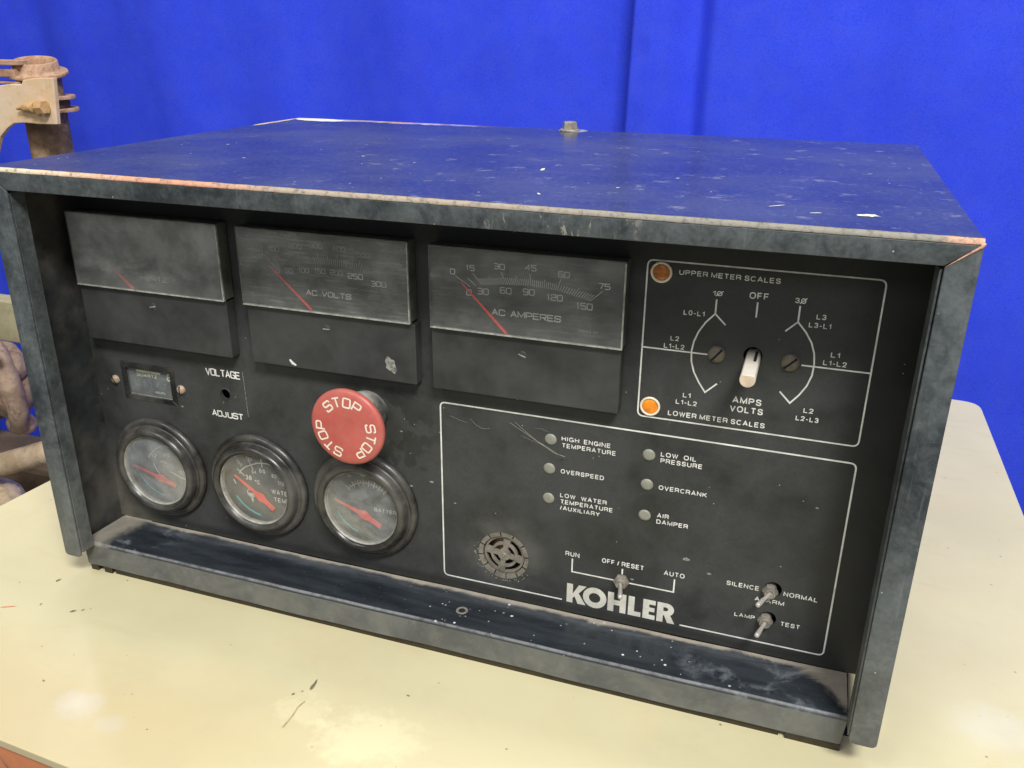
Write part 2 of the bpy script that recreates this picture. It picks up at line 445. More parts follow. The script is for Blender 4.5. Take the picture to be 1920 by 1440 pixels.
MAT['orange'] = plain('orange_enamel', (0.62, 0.22, 0.09), 0.35, var=0.12, scale=30, dust=(0.6, 0.3, 0.16), dustamt=0.3)
MAT['concrete'] = plain('grey_concrete_floor', (0.22, 0.21, 0.19), 0.7, var=0.2, scale=4)
MAT['chip'] = plain('dark_bared_steel', (0.17, 0.145, 0.09), 0.5, var=0.3)
MAT['scratch'] = plain('dirty_scratch', (0.40, 0.33, 0.17), 0.5, var=0.3)
MAT['redmark'] = plain('red_paint_mark', (0.60, 0.20, 0.10), 0.5, var=0.2)
MAT['web'] = plain('pale_cobweb', (0.36, 0.34, 0.26), 0.8, var=0.2)
MAT['lcd'] = plain('grey_counter_face', (0.11, 0.125, 0.135), 0.35, var=0.35, scale=110, dust=(0.22, 0.23, 0.21), dustamt=0.5)
MAT['lcdprint'] = plain('yellowish_counter_print', (0.75, 0.76, 0.52), 0.5, var=0.2)
MAT['lcdnum'] = plain('grey_counter_digit', (0.26, 0.28, 0.29), 0.5, var=0.2)
MAT['gap'] = plain('black_seam', (0.004, 0.004, 0.004), 0.9, var=0.1)
MAT['glass1'] = dusty_glass('very_dusty_meter_window', 0.76, 0.24, (0.30, 0.31, 0.295), 26, 0.08, 0.4, (0.174, 0.190, 0.42))
MAT['glass2'] = dusty_glass('streaky_dusty_meter_window', 0.24, 0.14, (0.50, 0.51, 0.48), 30, 0.20, 0.4, (0.176, 0.200, 0.6))
MAT['glass3'] = dusty_glass('lightly_dusty_meter_window', 0.20, 0.11, (0.50, 0.51, 0.48), 30, 0.10, 0.4, (0.176, 0.200, 0.65))
MAT['gg1'] = dusty_glass('hazy_gauge_glass', 0.36, 0.16, (0.36, 0.38, 0.38), 45, 0, 0.14)
MAT['gg2'] = dusty_glass('clear_gauge_glass', 0.12, 0.10, (0.36, 0.38, 0.38), 45, 0, 0.14)
MAT['gg3'] = dusty_glass('smeary_gauge_glass', 0.20, 0.22, (0.36, 0.38, 0.37), 60, 0, 0.14)
MAT['smudge'] = plain('pale_smudge', (0.22, 0.225, 0.19), 0.8, var=0.6, scale=500)
MAT['whitechip'] = plain('white_chip', (0.7, 0.7, 0.64), 0.7, var=0.1)


# ------------------------------------------------------------------ object helpers
def things(name, label, cat, loc, group=None):
    o = bpy.data.objects.new(name, None)
    o.empty_display_size = 0.05
    COL.objects.link(o)
    o.location = Vector(loc) * K
    o['label'] = label
    o['category'] = cat
    if group:
        o['group'] = group
    return o


def link(name, me, mats, parent=None, smooth=False, label=None):
    o = bpy.data.objects.new(name, me)
    COL.objects.link(o)
    if not isinstance(mats, (list, tuple)):
        mats = [mats]
    for m in mats:
        me.materials.append(MAT[m])
    if parent is not None:
        o.parent = parent
        if parent.type == 'EMPTY':
            o.matrix_parent_inverse = Matrix.Translation(-parent.location)
    if smooth:
        for p in me.polygons:
            p.use_smooth = True
    if label:
        o['label'] = label
    return o


class MB:
    """collects shapes (mm) into one mesh"""

    def __init__(self):
        self.bm = bmesh.new()

    def _take(self, verts, faces, mi=0):
        vs = [self.bm.verts.new(Vector(v) * K) for v in verts]
        fs = []
        for f in faces:
            try:
                fc = self.bm.faces.new([vs[i] for i in f])
                fc.material_index = mi
                fs.append(fc)
            except ValueError:
                pass
        return vs, fs

    def box(self, x0, x1, y0, y1, z0, z1, bev=0.0, seg=2, mi=0):
        b = bmesh.new()
        vs = [b.verts.new(Vector(p) * K) for p in ((x0, y0, z0), (x1, y0, z0), (x1, y1, z0), (x0, y1, z0),
                                                   (x0, y0, z1), (x1, y0, z1), (x1, y1, z1), (x0, y1, z1))]
        for f in ((0, 3, 2, 1), (4, 5, 6, 7), (0, 1, 5, 4), (1, 2, 6, 5), (2, 3, 7, 6), (3, 0, 4, 7)):
            b.faces.new([vs[i] for i in f])
        self._merge(b, bev, seg, mi)
        return self

    def _merge(self, b, bev=0.0, seg=2, mi=0, mat=None):
        bmesh.ops.recalc_face_normals(b, faces=b.faces)
        if bev:
            bmesh.ops.bevel(b, geom=b.edges[:], offset=bev * K, segments=seg, affect='EDGES', profile=0.5,
                            clamp_overlap=True)
        if mat is not None:
            bmesh.ops.transform(b, matrix=mat, verts=b.verts)
        me = bpy.data.meshes.new('tmp')
        for f in b.faces:
            f.material_index = mi
        b.to_mesh(me)
        b.free()
        self.bm.from_mesh(me)
        bpy.data.meshes.remove(me)

    def prism(self, pts, y0, y1, bev=0.0, seg=2, mi=0, plane='xz'):
        """polygon extruded; plane xz -> along y, xy -> along z, yz -> along x"""
        b = bmesh.new()
        mk = {'xz': lambda a, c, t: (a, t, c), 'xy': lambda a, c, t: (a, c, t), 'yz': lambda a, c, t: (t, a, c)}[plane]
        lo = [b.verts.new(Vector(mk(a, c, y0)) * K) for a, c in pts]
        hi = [b.verts.new(Vector(mk(a, c, y1)) * K) for a, c in pts]
        n = len(pts)
        b.faces.new(lo)
        b.faces.new(hi[::-1])
        for i in range(n):
            b.faces.new((lo[i], lo[(i + 1) % n], hi[(i + 1) % n], hi[i]))
        self._merge(b, bev, seg, mi)
        return self

    def lathe(self, prof, c, n=64, axis='y', mi=0, a0=0, a1=360, mat=None):
        """prof: list of (radius, offset along the axis); c: centre (x, z) for y axis, (x, y) for z axis"""
        b = bmesh.new()
        rings = []
        full = abs(a1 - a0) >= 360
        m = n if full else n + 1
        for r, t in prof:
            ring = []
            if r < 1e-6:
                p = (c[0], t, c[1]) if axis == 'y' else (c[0], c[1], t)
                ring = [b.verts.new(Vector(p) * K)]
            else:
                for i in range(m):
                    a = math.radians(a0 + (a1 - a0) * i / n)
                    u, v = c[0] + r * math.cos(a), c[1] + r * math.sin(a)
                    ring.append(b.verts.new(Vector((u, t, v) if axis == 'y' else (u, v, t)) * K))
            rings.append(ring)
        for A, B in zip(rings, rings[1:]):
            for i in range(n):
                j = (i + 1) % m
                if len(A) == 1 and len(B) == 1:
                    continue
                if len(A) == 1:
                    b.faces.new((A[0], B[i], B[j]))
                elif len(B) == 1:
                    b.faces.new((A[i], A[j], B[0]))
                else:
                    b.faces.new((A[i], A[j], B[j], B[i]))
        self._merge(b, mi=mi, mat=mat)
        return self

    def tube(self, pts, rad, n=16, mi=0, caps=True):
        pts = [Vector(p) for p in pts]
        if not isinstance(rad, (list, tuple)):
            rad = [rad] * len(pts)
        rings = []
        up = Vector((0, 0, 1))
        for i, p in enumerate(pts):
            d = (pts[min(i + 1, len(pts) - 1)] - pts[max(i - 1, 0)]).normalized()
            s = d.cross(up)
            if s.length < 1e-3:
                s = d.cross(Vector((1, 0, 0)))
            s.normalize()
            t = s.cross(d).normalized()
            up = t
            rings.append([p + (s * math.cos(2 * math.pi * k / n) + t * math.sin(2 * math.pi * k / n)) * rad[i]
                          for k in range(n)])
        verts = [v for r in rings for v in r]
        faces = []
        for i in range(len(rings) - 1):
            for k in range(n):
                a, b_ = i * n + k, i * n + (k + 1) % n
                faces.append((a, b_, b_ + n, a + n))
        if caps:
            faces.append(tuple(range(n))[::-1])
            faces.append(tuple(len(verts) - n + k for k in range(n)))
        self._take(verts, faces, mi)
        return self

    def ribbon(self, pts, w, y, closed=False, mi=0, plane='xz'):
        """flat line of width w on the plane y"""
        n = len(pts)
        P = [Vector((p[0], p[1])) for p in pts]
        L, Rr = [], []
        for i in range(n):
            if closed:
                a, c = P[i - 1], P[(i + 1) % n]
            else:
                a, c = P[max(i - 1, 0)], P[min(i + 1, n - 1)]
            d1 = (P[i] - a)
            d2 = (c - P[i])
            if d1.length < 1e-9:
                d1 = d2
            if d2.length < 1e-9:
                d2 = d1
            d1.normalize()
            d2.normalize()
            n1, n2 = Vector((-d1.y, d1.x)), Vector((-d2.y, d2.x))
            mm = (n1 + n2)
            if mm.length < 1e-6:
                mm = n1.copy()
            mm.normalize()
            k = 1.0 / max(0.45, mm.dot(n1))
            L.append(P[i] + mm * (w / 2) * k)
            Rr.append(P[i] - mm * (w / 2) * k)
        V = []
        for a, c in zip(L, Rr):
            for q in (a, c):
                V.append((q.x, y, q.y) if plane == 'xz' else (q.x, q.y, y))
        F = []
        for i in range(n if closed else n - 1):
            j = (i + 1) % n
            F.append((2 * i, 2 * i + 1, 2 * j + 1, 2 * j))
        self._take(V, F, mi)
        return self

    def disc(self, c, r, y, n=40, mi=0, plane='xz'):
        V = []
        for i in range(n):
            a = 2 * math.pi * i / n
            u, v = c[0] + r * math.cos(a), c[1] + r * math.sin(a)
            V.append((u, y, v) if plane == 'xz' else (u, v, y))
        self._take(V, [tuple(range(n))], mi)
        return self

    def poly(self, pts3, mi=0):
        self._take(pts3, [tuple(range(len(pts3)))], mi)
        return self

    def build(self, name, mats, parent=None, smooth=False, label=None, angle=None):
        me = bpy.data.meshes.new(name)
        self.bm.to_mesh(me)
        self.bm.free()
        o = link(name, me, mats, parent, smooth, label)
        if angle is not None:
            for p in me.polygons:
                p.use_smooth = True
            me.set_sharp_from_angle(angle=math.radians(angle))
        return o


def round_poly(pts, r, closed=True, seg=5):
    out = []
    n = len(pts)
    for i, p in enumerate(pts):
        rad = r[i] if isinstance(r, (list, tuple)) else r
        if rad <= 0 or (not closed and i in (0, n - 1)):
            out.append(p)
            continue
        a, b = Vector(pts[i - 1]), Vector(pts[(i + 1) % n])
        v = Vector(p)
        d1, d2 = (a - v), (b - v)
        q = min(rad, d1.length * 0.49, d2.length * 0.49)
        s, e = v + d1.normalized() * q, v + d2.normalized() * q
        for k in range(seg + 1):
            t = k / seg
            w = s * (1 - t) ** 2 + v * 2 * t * (1 - t) + e * t * t
            out.append((w.x, w.y))
    return out


def arc(c, r, a0, a1, n=16, rz=None):
    return [(c[0] + r * math.cos(math.radians(a0 + (a1 - a0) * i / n)),
             c[1] + (rz or r) * math.sin(math.radians(a0 + (a1 - a0) * i / n))) for i in range(n + 1)]


# sheet with holes: a filled curve turned to mesh
def sheet(name, outer, holes, y, thick, mats, parent, label=None):
    cu = bpy.data.curves.new(name, 'CURVE')
    cu.dimensions = '2D'
    cu.fill_mode = 'BOTH'
    cu.extrude = thick / 2 * K
    for pts in [outer] + holes:
        s = cu.splines.new('POLY')
        s.points.add(len(pts) - 1)
        for i, p in enumerate(pts):
            s.points[i].co = (p[0] * K, p[1] * K, 0, 1)
        s.use_cyclic_u = True
    o = bpy.data.objects.new('tmp', cu)
    COL.objects.link(o)
    me = bpy.data.meshes.new_from_object(o.evaluated_get(bpy.context.evaluated_depsgraph_get()))
    bpy.data.objects.remove(o)
    bpy.data.curves.remove(cu)
    me.name = name
    me.materials.clear()
    me.transform(Matrix.Rotation(math.radians(90), 4, 'X'))
    me.transform(Matrix.Translation((0, (y + thick / 2) * K, 0)))
    return link(name, me, mats, parent, False, label)


# ------------------------------------------------------------------ lettering
GL = {
    'A': ([[(0, 0), (.5, 1), (1, 0)], [(.2, .33), (.8, .33)]], 0),
    'C': ([[(1, .72), (1, 1), (0, 1), (0, 0), (1, 0), (1, .28)]], 1),
    'D': ([[(0, 0), (0, 1), (1, 1), (1, 0), (-.06, 0)]], 2),
    'E': ([[(1, 1), (0, 1), (0, 0), (1, 0)], [(0, .52), (.9, .52)]], 0),
    'G': ([[(1, .74), (1, 1), (0, 1), (0, 0), (1, 0), (1, .48), (.5, .48)]], 1),
    'H': ([[(0, 0), (0, 1)], [(1, 0), (1, 1)], [(0, .52), (1, .52)]], 0),
    'J': ([[(.8, 1), (.8, 0), (0, 0), (0, .3)]], 1),
    'L': ([[(0, 1), (0, 0), (.9, 0)]], 0),
    'M': ([[(0, 0), (0, 1), (.5, .15), (1, 1), (1, 0)]], 0),
    'O': ([[(.5, 1), (0, 1), (0, 0), (1, 0), (1, 1), (.5, 1)]], 1),
    'P': ([[(0, 0), (0, 1), (1, 1), (1, .42), (0, .42)]], 2),
    'R': ([[(0, 0), (0, 1), (1, 1), (1, .42), (0, .42)], [(.55, .42), (1, 0)]], 2),
    'S': ([[(1, .76), (1, 1), (0, 1), (0, .52), (1, .52), (1, 0), (0, 0), (0, .24)]], 1),
    'T': ([[(0, 1), (1, 1)], [(.5, 1), (.5, 0)]], 0),
    'U': ([[(0, 1), (0, 0), (1, 0), (1, 1)]], 1),
    'V': ([[(0, 1), (.5, 0), (1, 1)]], 0),
    'Z': ([[(0, 1), (1, 1), (0, 0), (1, 0)]], 0),
    '1': ([[(.15, .72), (.6, 1), (.6, 0)]], 0),
    '2': ([[(0, .74), (0, 1), (1, 1), (1, .5), (0, .5), (0, 0), (1, 0)]], 1),
    '3': ([[(0, 1), (1, 1), (1, 0), (0, 0)], [(.2, .52), (1, .52)]], 1),
    '4': ([[(.75, 0), (.75, 1), (0, .3), (1, .3)]], 0),
    '5': ([[(1, 1), (0, 1), (0, .56), (1, .56), (1, 0), (0, 0)]], 3),
    '6': ([[(.95, 1), (0, 1), (0, 0), (1, 0), (1, .55), (0, .55)]], 1),
    '7': ([[(0, 1), (1, 1), (.4, 0)]], 0),
    '8': ([[(.5, 1), (0, 1), (0, 0), (1, 0), (1, 1), (.5, 1)], [(0, .52), (1, .52)]], 1),
    '9': ([[(.05, 0), (1, 0), (1, 1), (0, 1), (0, .45), (1, .45)]], 1),
}
GL['0'] = GL['O']


def stroke_glyph(mb, ch, ox, oz, w, h, sw, y, rot=0.0, mi=0):
    st, mode = GL[ch]
    for k, line in enumerate(st):
        P = [(ox + p[0] * w, oz + p[1] * h) for p in line]
        if mode:
            rad = min(w, h) * 0.26
            if mode == 2:
                rl = [rad if line[i][0] > 0.9 else 0 for i in range(len(line))]
            elif mode == 3:
                rl = [0, 0, 0, rad, rad, 0]
            else:
                rl = rad
            P = round_poly(P, rl, closed=False)
        if rot is not None and rot != 0.0:
            P = [rot(p) for p in P]
        mb.ribbon(P, sw, y - 0.01 * k, mi=mi)


def wide_text(mb, s, x0, x1, z0, h, sw, y, wf=None):
    """square extended lettering between x0 and x1"""
    adv = {'1': 0.62, ' ': 0.62, 'M': 1.2, 'J': 0.9}
    tot = sum(adv.get(c, 1.0) for c in s)
    n = len(s)
    gap = 0.28
    u = (x1 - x0) / (tot + gap * (n - 1))
    x = x0
    for c in s:
        a = adv.get(c, 1.0) * u
        if c != ' ':
            stroke_glyph(mb, c, x, z0, a, h, sw, y)
        x += a + gap * u


def sup(cx, cy, rx, ry, a0, a1, n=18, e=2.35):
    o_ = []
    for i in range(n + 1):
        a = math.radians(a0 + (a1 - a0) * i / n)
        c, q = math.cos(a), math.sin(a)
        o_.append((cx + rx * math.copysign(abs(c) ** (2 / e), c), cy + ry * math.copysign(abs(q) ** (2 / e), q)))
    return o_


def smooth(P, n=5):
    out = []
    for i in range(len(P) - 1):
        a, b_, c, d = P[max(i - 1, 0)], P[i], P[i + 1], P[min(i + 2, len(P) - 1)]
        for k in range(n):
            t = k / n
            out.append(tuple(0.5 * (2 * b_[q] + (c[q] - a[q]) * t + (2 * a[q] - 5 * b_[q] + 4 * c[q] - d[q]) * t * t
                                    + (3 * b_[q] - a[q] - 3 * c[q] + d[q]) * t ** 3) for q in (0, 1)))
    return out + [P[-1]]


_S = smooth([(.95, .72), (.86, .92), (.5, 1), (.13, .92), (.05, .74), (.18, .58), (.5, .51), (.84, .42), (.98, .26), (.88, .07), (.5, 0), (.12, .08), (.02, .28)])
_O = sup(.5, .5, .5, .5, 0, 360, 36)
_P = [(0, 0), (0, 1), (.6, 1)] + sup(.6, .735, .38, .265, 90, -90, 10) + [(0, .47)]
HG = {  # glyph: (advance width, strokes)
    'A': (.74, [[(0, 0), (.5, 1), (1, 0)], [(.2, .32), (.8, .32)]]),
    'B': (.66, [_P, [(0, .47), (.62, .47)] + sup(.62, .235, .38, .235, 90, -90, 10) + [(0, 0)]]),
    'C': (.72, [sup(.5, .5, .5, .5, 38, 322, 26)]),
    'D': (.70, [[(0, 0), (0, 1), (.48, 1)] + sup(.48, .5, .52, .5, 90, -90, 16) + [(0, 0)]]),
    'E': (.60, [[(1, 1), (0, 1), (0, 0), (1, 0)], [(0, .52), (.92, .52)]]),
    'F': (.56, [[(1, 1), (0, 1), (0, 0)], [(0, .5), (.88, .5)]]),
    'G': (.76, [sup(.5, .5, .5, .5, 38, 335, 26) + [(1, .44), (.56, .44)], [(1, .44), (1, 0)]]),
    'H': (.68, [[(0, 0), (0, 1)], [(1, 0), (1, 1)], [(0, .52), (1, .52)]]),
    'I': (.02, [[(.5, 0), (.5, 1)]]),
    'K': (.70, [[(0, 0), (0, 1)], [(1, 1), (0, .38)], [(.36, .6), (1, 0)]]),
    'L': (.54, [[(0, 1), (0, 0), (1, 0)]]),
    'M': (.84, [[(0, 0), (0, 1), (.5, .08), (1, 1), (1, 0)]]),
    'N': (.68, [[(0, 0), (0, 1), (1, 0), (1, 1)]]),
    'O': (.76, [_O]),
    'P': (.64, [_P]),
    'Q': (.76, [_O, [(.6, .3), (1, -.04)]]),
    'R': (.68, [_P, [(.62, .47), (.9, .36), (.92, .12), (1, 0)]]),
    'S': (.64, [_S]),
    'T': (.62, [[(0, 1), (1, 1)], [(.5, 1), (.5, 0)]]),
    'U': (.68, [[(0, 1), (0, .36)] + sup(.5, .36, .5, .36, 180, 360, 14) + [(1, 1)]]),
    'V': (.70, [[(0, 1), (.5, 0), (1, 1)]]),
    'W': (.98, [[(0, 1), (.26, 0), (.5, .95), (.74, 0), (1, 1)]]),
    'X': (.68, [[(0, 1), (1, 0)], [(0, 0), (1, 1)]]),
    'Y': (.70, [[(0, 1), (.5, .45), (1, 1)], [(.5, .45), (.5, 0)]]),
    'Z': (.62, [[(0, 1), (1, 1), (0, 0), (1, 0)]]),
    '0': (.52, [_O]),
    '1': (.24, [[(0, .74), (.55, .8), (1, 1), (1, 0)]]),
    '2': (.52, [smooth([(.03, .70), (.12, .92), (.5, 1), (.9, .9), (.95, .70), (.78, .48), (.3, .2), (0, 0)]) + [(1, 0)]]),
    '3': (.52, [smooth([(.05, .76), (.2, .95), (.5, 1), (.85, .92), (.92, .74), (.75, .56), (.4, .53)]), smooth([(.4, .53), (.8, .49), (.98, .27), (.86, .06), (.5, 0), (.14, .07), (.02, .26)])]),
    '4': (.56, [[(.75, 0), (.75, 1), (0, .3), (1, .3)]]),
    '5': (.52, [smooth([(.92, 1), (.2, 1)], 1) + smooth([(.08, .5), (.45, .62), (.9, .5), (.98, .28), (.85, .06), (.45, 0), (.02, .2)])]),
    '6': (.52, [smooth([(.92, .8), (.55, 1), (.15, .82), (.02, .45), (.15, .08), (.5, 0), (.9, .1), (.97, .32), (.82, .54), (.5, .6), (.12, .48)])]),
    '8': (.52, [sup(.5, .76, .42, .24, 0, 360, 20), sup(.5, .26, .5, .26, 0, 360, 20)]),
    '-': (.30, [[(0, .38), (1, .38)]]),
    '/': (.26, [[(0, -.02), (1, 1.02)]]),
    '°': (.26, [sup(.5, .85, .5, .15, 0, 360, 12)]),
    '=': (.4, [[(0, .3), (1, .3)], [(0, .6), (1, .6)]]),
    'Ø': (.62, [_O, [(-.28, -.16), (1.28, 1.16)]]),
    'k': (.50, [[(0, 0), (0, 1)], [(.95, .68), (0, .28)], [(.3, .42), (1, 0)]]),
    'a': (.48, [sup(.45, .33, .45, .33, 0, 360, 16), [(.95, .68), (.95, 0)]]),
}


def sans_text(lines, y, mat, parent, bold=0.014, name='lettering', label=None):
    """grotesque lettering; lines: (text, x0, x1, baseline z, cap height, [angle])"""
    mb = MB()
    for ln in lines:
        s_, x0, x1, z0, h = ln[:5]
        sw = h * (0.135 + bold * 2.6)
        hh = h - sw
        adv = [HG[c][0] * hh if c != ' ' else .16 * hh for c in s_]
        ink = sum(adv) + sw * sum(1 for c in s_ if c != ' ')
        gap = 0.17 * h
        nat = ink + gap * (len(s_) - 1)
        k = (x1 - x0) / nat
        ang = math.radians(ln[5]) if len(ln) > 5 else 0.0
        x = x0
        for c, a in zip(s_, adv):
            if c == ' ':
                x += (a + gap) * k
                continue
            wdt = (a + sw) * k - sw
            for q, st in enumerate(HG[c][1]):
                P = [(x + sw / 2 + p[0] * wdt, z0 + sw / 2 + p[1] * hh) for p in st]
                if ang:
                    P = [(x0 + (p[0] - x0) * math.cos(ang) - (p[1] - z0) * math.sin(ang),
                          z0 + (p[0] - x0) * math.sin(ang) + (p[1] - z0) * math.cos(ang)) for p in P]
                closed = (abs(P[0][0] - P[-1][0]) + abs(P[0][1] - P[-1][1])) < 1e-6
                mb.ribbon(P[:-1] if closed else P, sw, y - 0.01 * q, closed)
            x += (a + sw + gap) * k
    return mb.build(name, mat, parent, label=label)


# ================================================================== SETTING
TZ = -17.5
f = MB().box(-6000, 6000, -5000, 9000, -905, -900)
o = f.build('floor', 'concrete')
o['kind'] = 'structure'

# ---- table
table = things('table', 'cream painted steel table with specks and scratches under the control box', 'table', (240, 200, -900))
tp = round_poly([(-131, -110), (597, -146), (594.0, 521.5), (-80, 557)], [4, 4, 16, 8], True, 6)
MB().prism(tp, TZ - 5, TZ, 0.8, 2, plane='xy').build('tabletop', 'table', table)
for (a, b, c, d) in ((-80, 570, 470, 490),):
    MB().box(a, b, c, d, TZ - 60, TZ - 5.2).build('apron', 'table', table)
for (lx, ly) in ((-95, -88), (555, -88), (-70, 466), (555, 466)):
    MB().box(lx, lx + 38, ly - 4, ly + 34, -900, TZ - 60.4, 2).build('leg', 'table', table)


def flat_mark(name, c, L, W, ang, mat, par, z, n=14, jag=0.3, seed=1):
    rnd = random.Random(seed)
    P = []
    for i in range(n):
        a = 2 * math.pi * i / n
        k = 1 + rnd.uniform(-jag, jag)
        u, v = L / 2 * math.cos(a) * k, W / 2 * math.sin(a) * k
        P.append((c[0] + u * math.cos(ang) - v * math.sin(ang), c[1] + u * math.sin(ang) + v * math.cos(ang), z))
    MB().poly(P).build(name, mat, par)


A90 = math.radians(95)
flat_mark('paint_chip', (198.7, -34), 7.5, 2.0, A90, 'chip', table, TZ + 0.15, seed=2)
flat_mark('paint_chip', (192, -43.5), 2.2, 1.3, 1.0, 'chip', table, TZ + 0.15, seed=3)
flat_mark('paint_chip', (195.5, -40), 1.4, 0.8, 1.0, 'chip', table, TZ + 0.15, seed=9)
MB().ribbon([(200.8, -46), (199.6, -51), (200.4, -57), (200.2, -66)], 0.9, TZ + 0.15, plane='xy').build('scratch', 'scratch', table)
for i, (cx, cy, l) in enumerate(((28.2, -27.1, 3.4), (33, -24, 2.0), (-5, -5.1, 4.0), (4.7, -28.3, 2.0), (36.5, -21.5, 1.2), (60, -80, 2.2), (250, -24, 2.0), (318, -66, 1.8), (333, -60, 1.4), (345, -68, 2.0), (365, -60, 1.6), (560, 60, 2.6))):
    flat_mark('paint_chip', (cx, cy), l, l * 0.5, 0.6 + i * 0.4, 'chip', table, TZ + 0.15, 10, 0.3, 20 + i)
flat_mark('paint_mark', (-12, -37), 9, 1.0, 0.45, 'redmark', table, TZ + 0.15, seed=5)

# orange painted skirt under the front edge
sk = MB().prism([(-126, -108.6), (590, -144.4), (590, -140), (-126, -104)], -118, TZ - 5.2, 0.4, 1, plane='xy').build('front_skirt', 'orange', table, label='orange painted front skirt')
MB().poly([(66, -118.9, -31), (67, -118.9, -31), (76, -119.3, -41), (75.2, -119.3, -41)]).build('scratch', 'smudge', sk)


# ---- curtains
def curtain_mesh(x0, x1, fun, z0=-880, z1=780, nx=560, nz=110, yb=1100):
    b = bmesh.new()
    grid = []
    for i in range(nx + 1):
        row = []
        x = x0 + (x1 - x0) * i / nx
        for j in range(nz + 1):
            z = z0 + (z1 - z0) * j / nz
            dx, dy = fun(x, z)
            row.append(b.verts.new(Vector((x + dx, yb + dy, z)) * K))
        grid.append(row)
    for i in range(nx):
        for j in range(nz):
            b.faces.new((grid[i][j], grid[i + 1][j], grid[i + 1][j + 1], grid[i][j + 1]))
    me = bpy.data.meshes.new('curtain')
    b.to_mesh(me)
    b.free()
    return me


def gs(x, c, w):
    return math.exp(-((x - c) / w) ** 2)


from mathutils import noise as NZ


def crease(x, z, sd):
    v = NZ.noise(Vector((x / 90.0, sd, z / 260.0))) * 4.5
    v += NZ.noise(Vector((x / 38.0, sd + 5, z / 60.0))) * 1.3
    return v


def sst(x, a, b_):
    t = max(0.0, min(1.0, (x - a) / (b_ - a)))
    return t * t * (3 - 2 * t)


def fl(x, z):
    s = 1 + 0.12 * math.sin(z * 0.004)
    y = 9 * math.sin(x * 0.0105 + 0.4) * s + 5 * math.sin(x * 0.027 + z * 0.0011) + 10 * math.sin(x * 0.0041 + 2 + z * 0.0006)
    return (0.025 * (z - 200) * gs(x, 120, 60), y + crease(x, z, 1.5))


def fr_(x, z):
    d = 0.025 * (z - 200) * gs(x, 120, 120)
    y = -30 + 5 * sst(x, 150, 160) + 18 * sst(x, 160, 212) - 26 * sst(x, 214, 246)
    y += 12 * sst(x, 255, 330)
    y += 8 * math.sin((x - 300) * 0.012 + z * 0.0008) * sst(x, 280, 360) + 4 * math.sin(x * 0.031 + z * 0.0013)
    y += 2.6 * (NZ.noise(Vector((x / 30.0, 9.0, z / 26.0))) + 0.6 * math.sin(z * 0.045 + 1)) * gs(x, 138, 20)
    return (d, y + crease(x, z, 7.5))


for nm, lab, a, c, fn in (
        ('curtain', 'smooth royal blue curtain hanging behind the left half of the control box', -2600, 128, fl),
        ('curtain', 'royal blue curtain with a hemmed edge and a dark fold behind the right half', 118, 2600, fr_)):
    me = curtain_mesh(a, c, fn)
    o = link(nm, me, 'cloth', None, True)
    o['label'] = lab
    o['category'] = 'curtain'
    o['group'] = 'blue curtains hanging side by side'
    md = o.modifiers.new('solid', 'SOLIDIFY')
    md.thickness = 0.0015
right_curtain = o
# hem of the right curtain: folded strip and a crumpled flap
b = MB()
pts = [(118 + 0.025 * (z - 200), z) for z in range(-860, 781, 40)]
b.tube([(p[0] + 1, 1070, p[1]) for p in pts], 1.3, 8)
b.build('hem', 'cloth', right_curtain, True)

# ================================================================== RUSTY ENGINE (left edge)
eng = things('engine', 'rusty old engine with an upright exhaust pipe and tan bracket standing left of the table', 'engine', (-480, 420, -900))
PX, PY = -371, 400
pipe = MB().lathe([(19.5, 262), (21.5, 262), (21.5, 248), (21.2, 236), (21.4, 120), (21.2, 60), (21, -200), (18, -200)], (PX + 1, PY), 48, 'z')
pipe = pipe.build('exhaust_pipe', 'rusty', eng, angle=40)
MB().lathe([(21.8, 262), (22.3, 260), (22.0, 240), (21.6, 236)], (PX + 1, PY), 30, 'z', a0=-110, a1=-38).build('paint_patch', 'yellow', pipe, True)
MB().lathe([(21.7, 262), (22.1, 260), (21.9, 240), (21.6, 238)], (PX + 1, PY), 20, 'z', a0=-37, a1=-8).build('paint_patch', 'nut', pipe, True)
MB().tube([(PX + 1, 400, -190), (PX + 1, 400, -300), (-400, 415, -360), (-460, 450, -395), (-560, 500, -400)], 19.5, 20).build('elbow_pipe', 'rusty', eng, True)
C1 = Vector((PX, PY, 268)) * K
tilt = Matrix.Translation(C1) @ Matrix.Rotation(math.radians(9), 4, 'X') @ Matrix.Rotation(math.radians(6), 4, 'Y') @ Matrix.Translation(-C1)
MB().lathe([(17.5, 260), (18.2, 270), (19.0, 277), (20.5, 278.2), (21.8, 277.2), (22.2, 270), (24, 267.5), (29.5, 266.8), (30.2, 265.4), (29.6, 263.8), (20, 262.6)],
           (PX, PY), 48, 'z', mat=tilt).build('pipe_flange', 'rusty2', eng, angle=50)
MB().lathe([(0, 262), (18, 262)], (PX, PY), 40, 'z').build('pipe_bore', 'rusty', eng)
for zz, sh in ((241, 0), (228.5, 1.5)):
    MB().lathe([(21.6, zz + 1.6), (31 + sh, zz + 1.9), (31.6 + sh, zz + 1), (31.4 + sh, zz - 1.6), (21.6, zz - 1.6)], (PX + 2, PY), 40, 'z').build('clamp_ring', 'rusty2', eng, angle=50)
MB().lathe([(21.6, 239), (24.6, 238.5), (25.2, 235), (24.6, 231), (21.6, 230.5)], (PX + 2, PY), 40, 'z').build('clamp_band', 'brown', eng, angle=50)
MB().tube([(PX + 27, PY - 12, 240), (PX + 30.5, PY - 12, 236), (PX + 29, PY - 12, 231)], 2.0, 10).build('clamp_bolt', 'rusty2', eng, True)
# flange bars running left out of view
for z0_, z1_, xx in ((273.5, 278.5, -364), (262, 269.5, -371), (255, 257.6, -368)):
    MB().box(-640, xx, 371, 384, z0_, z1_, 0.8).build('flange_bar', 'rusty2', eng)
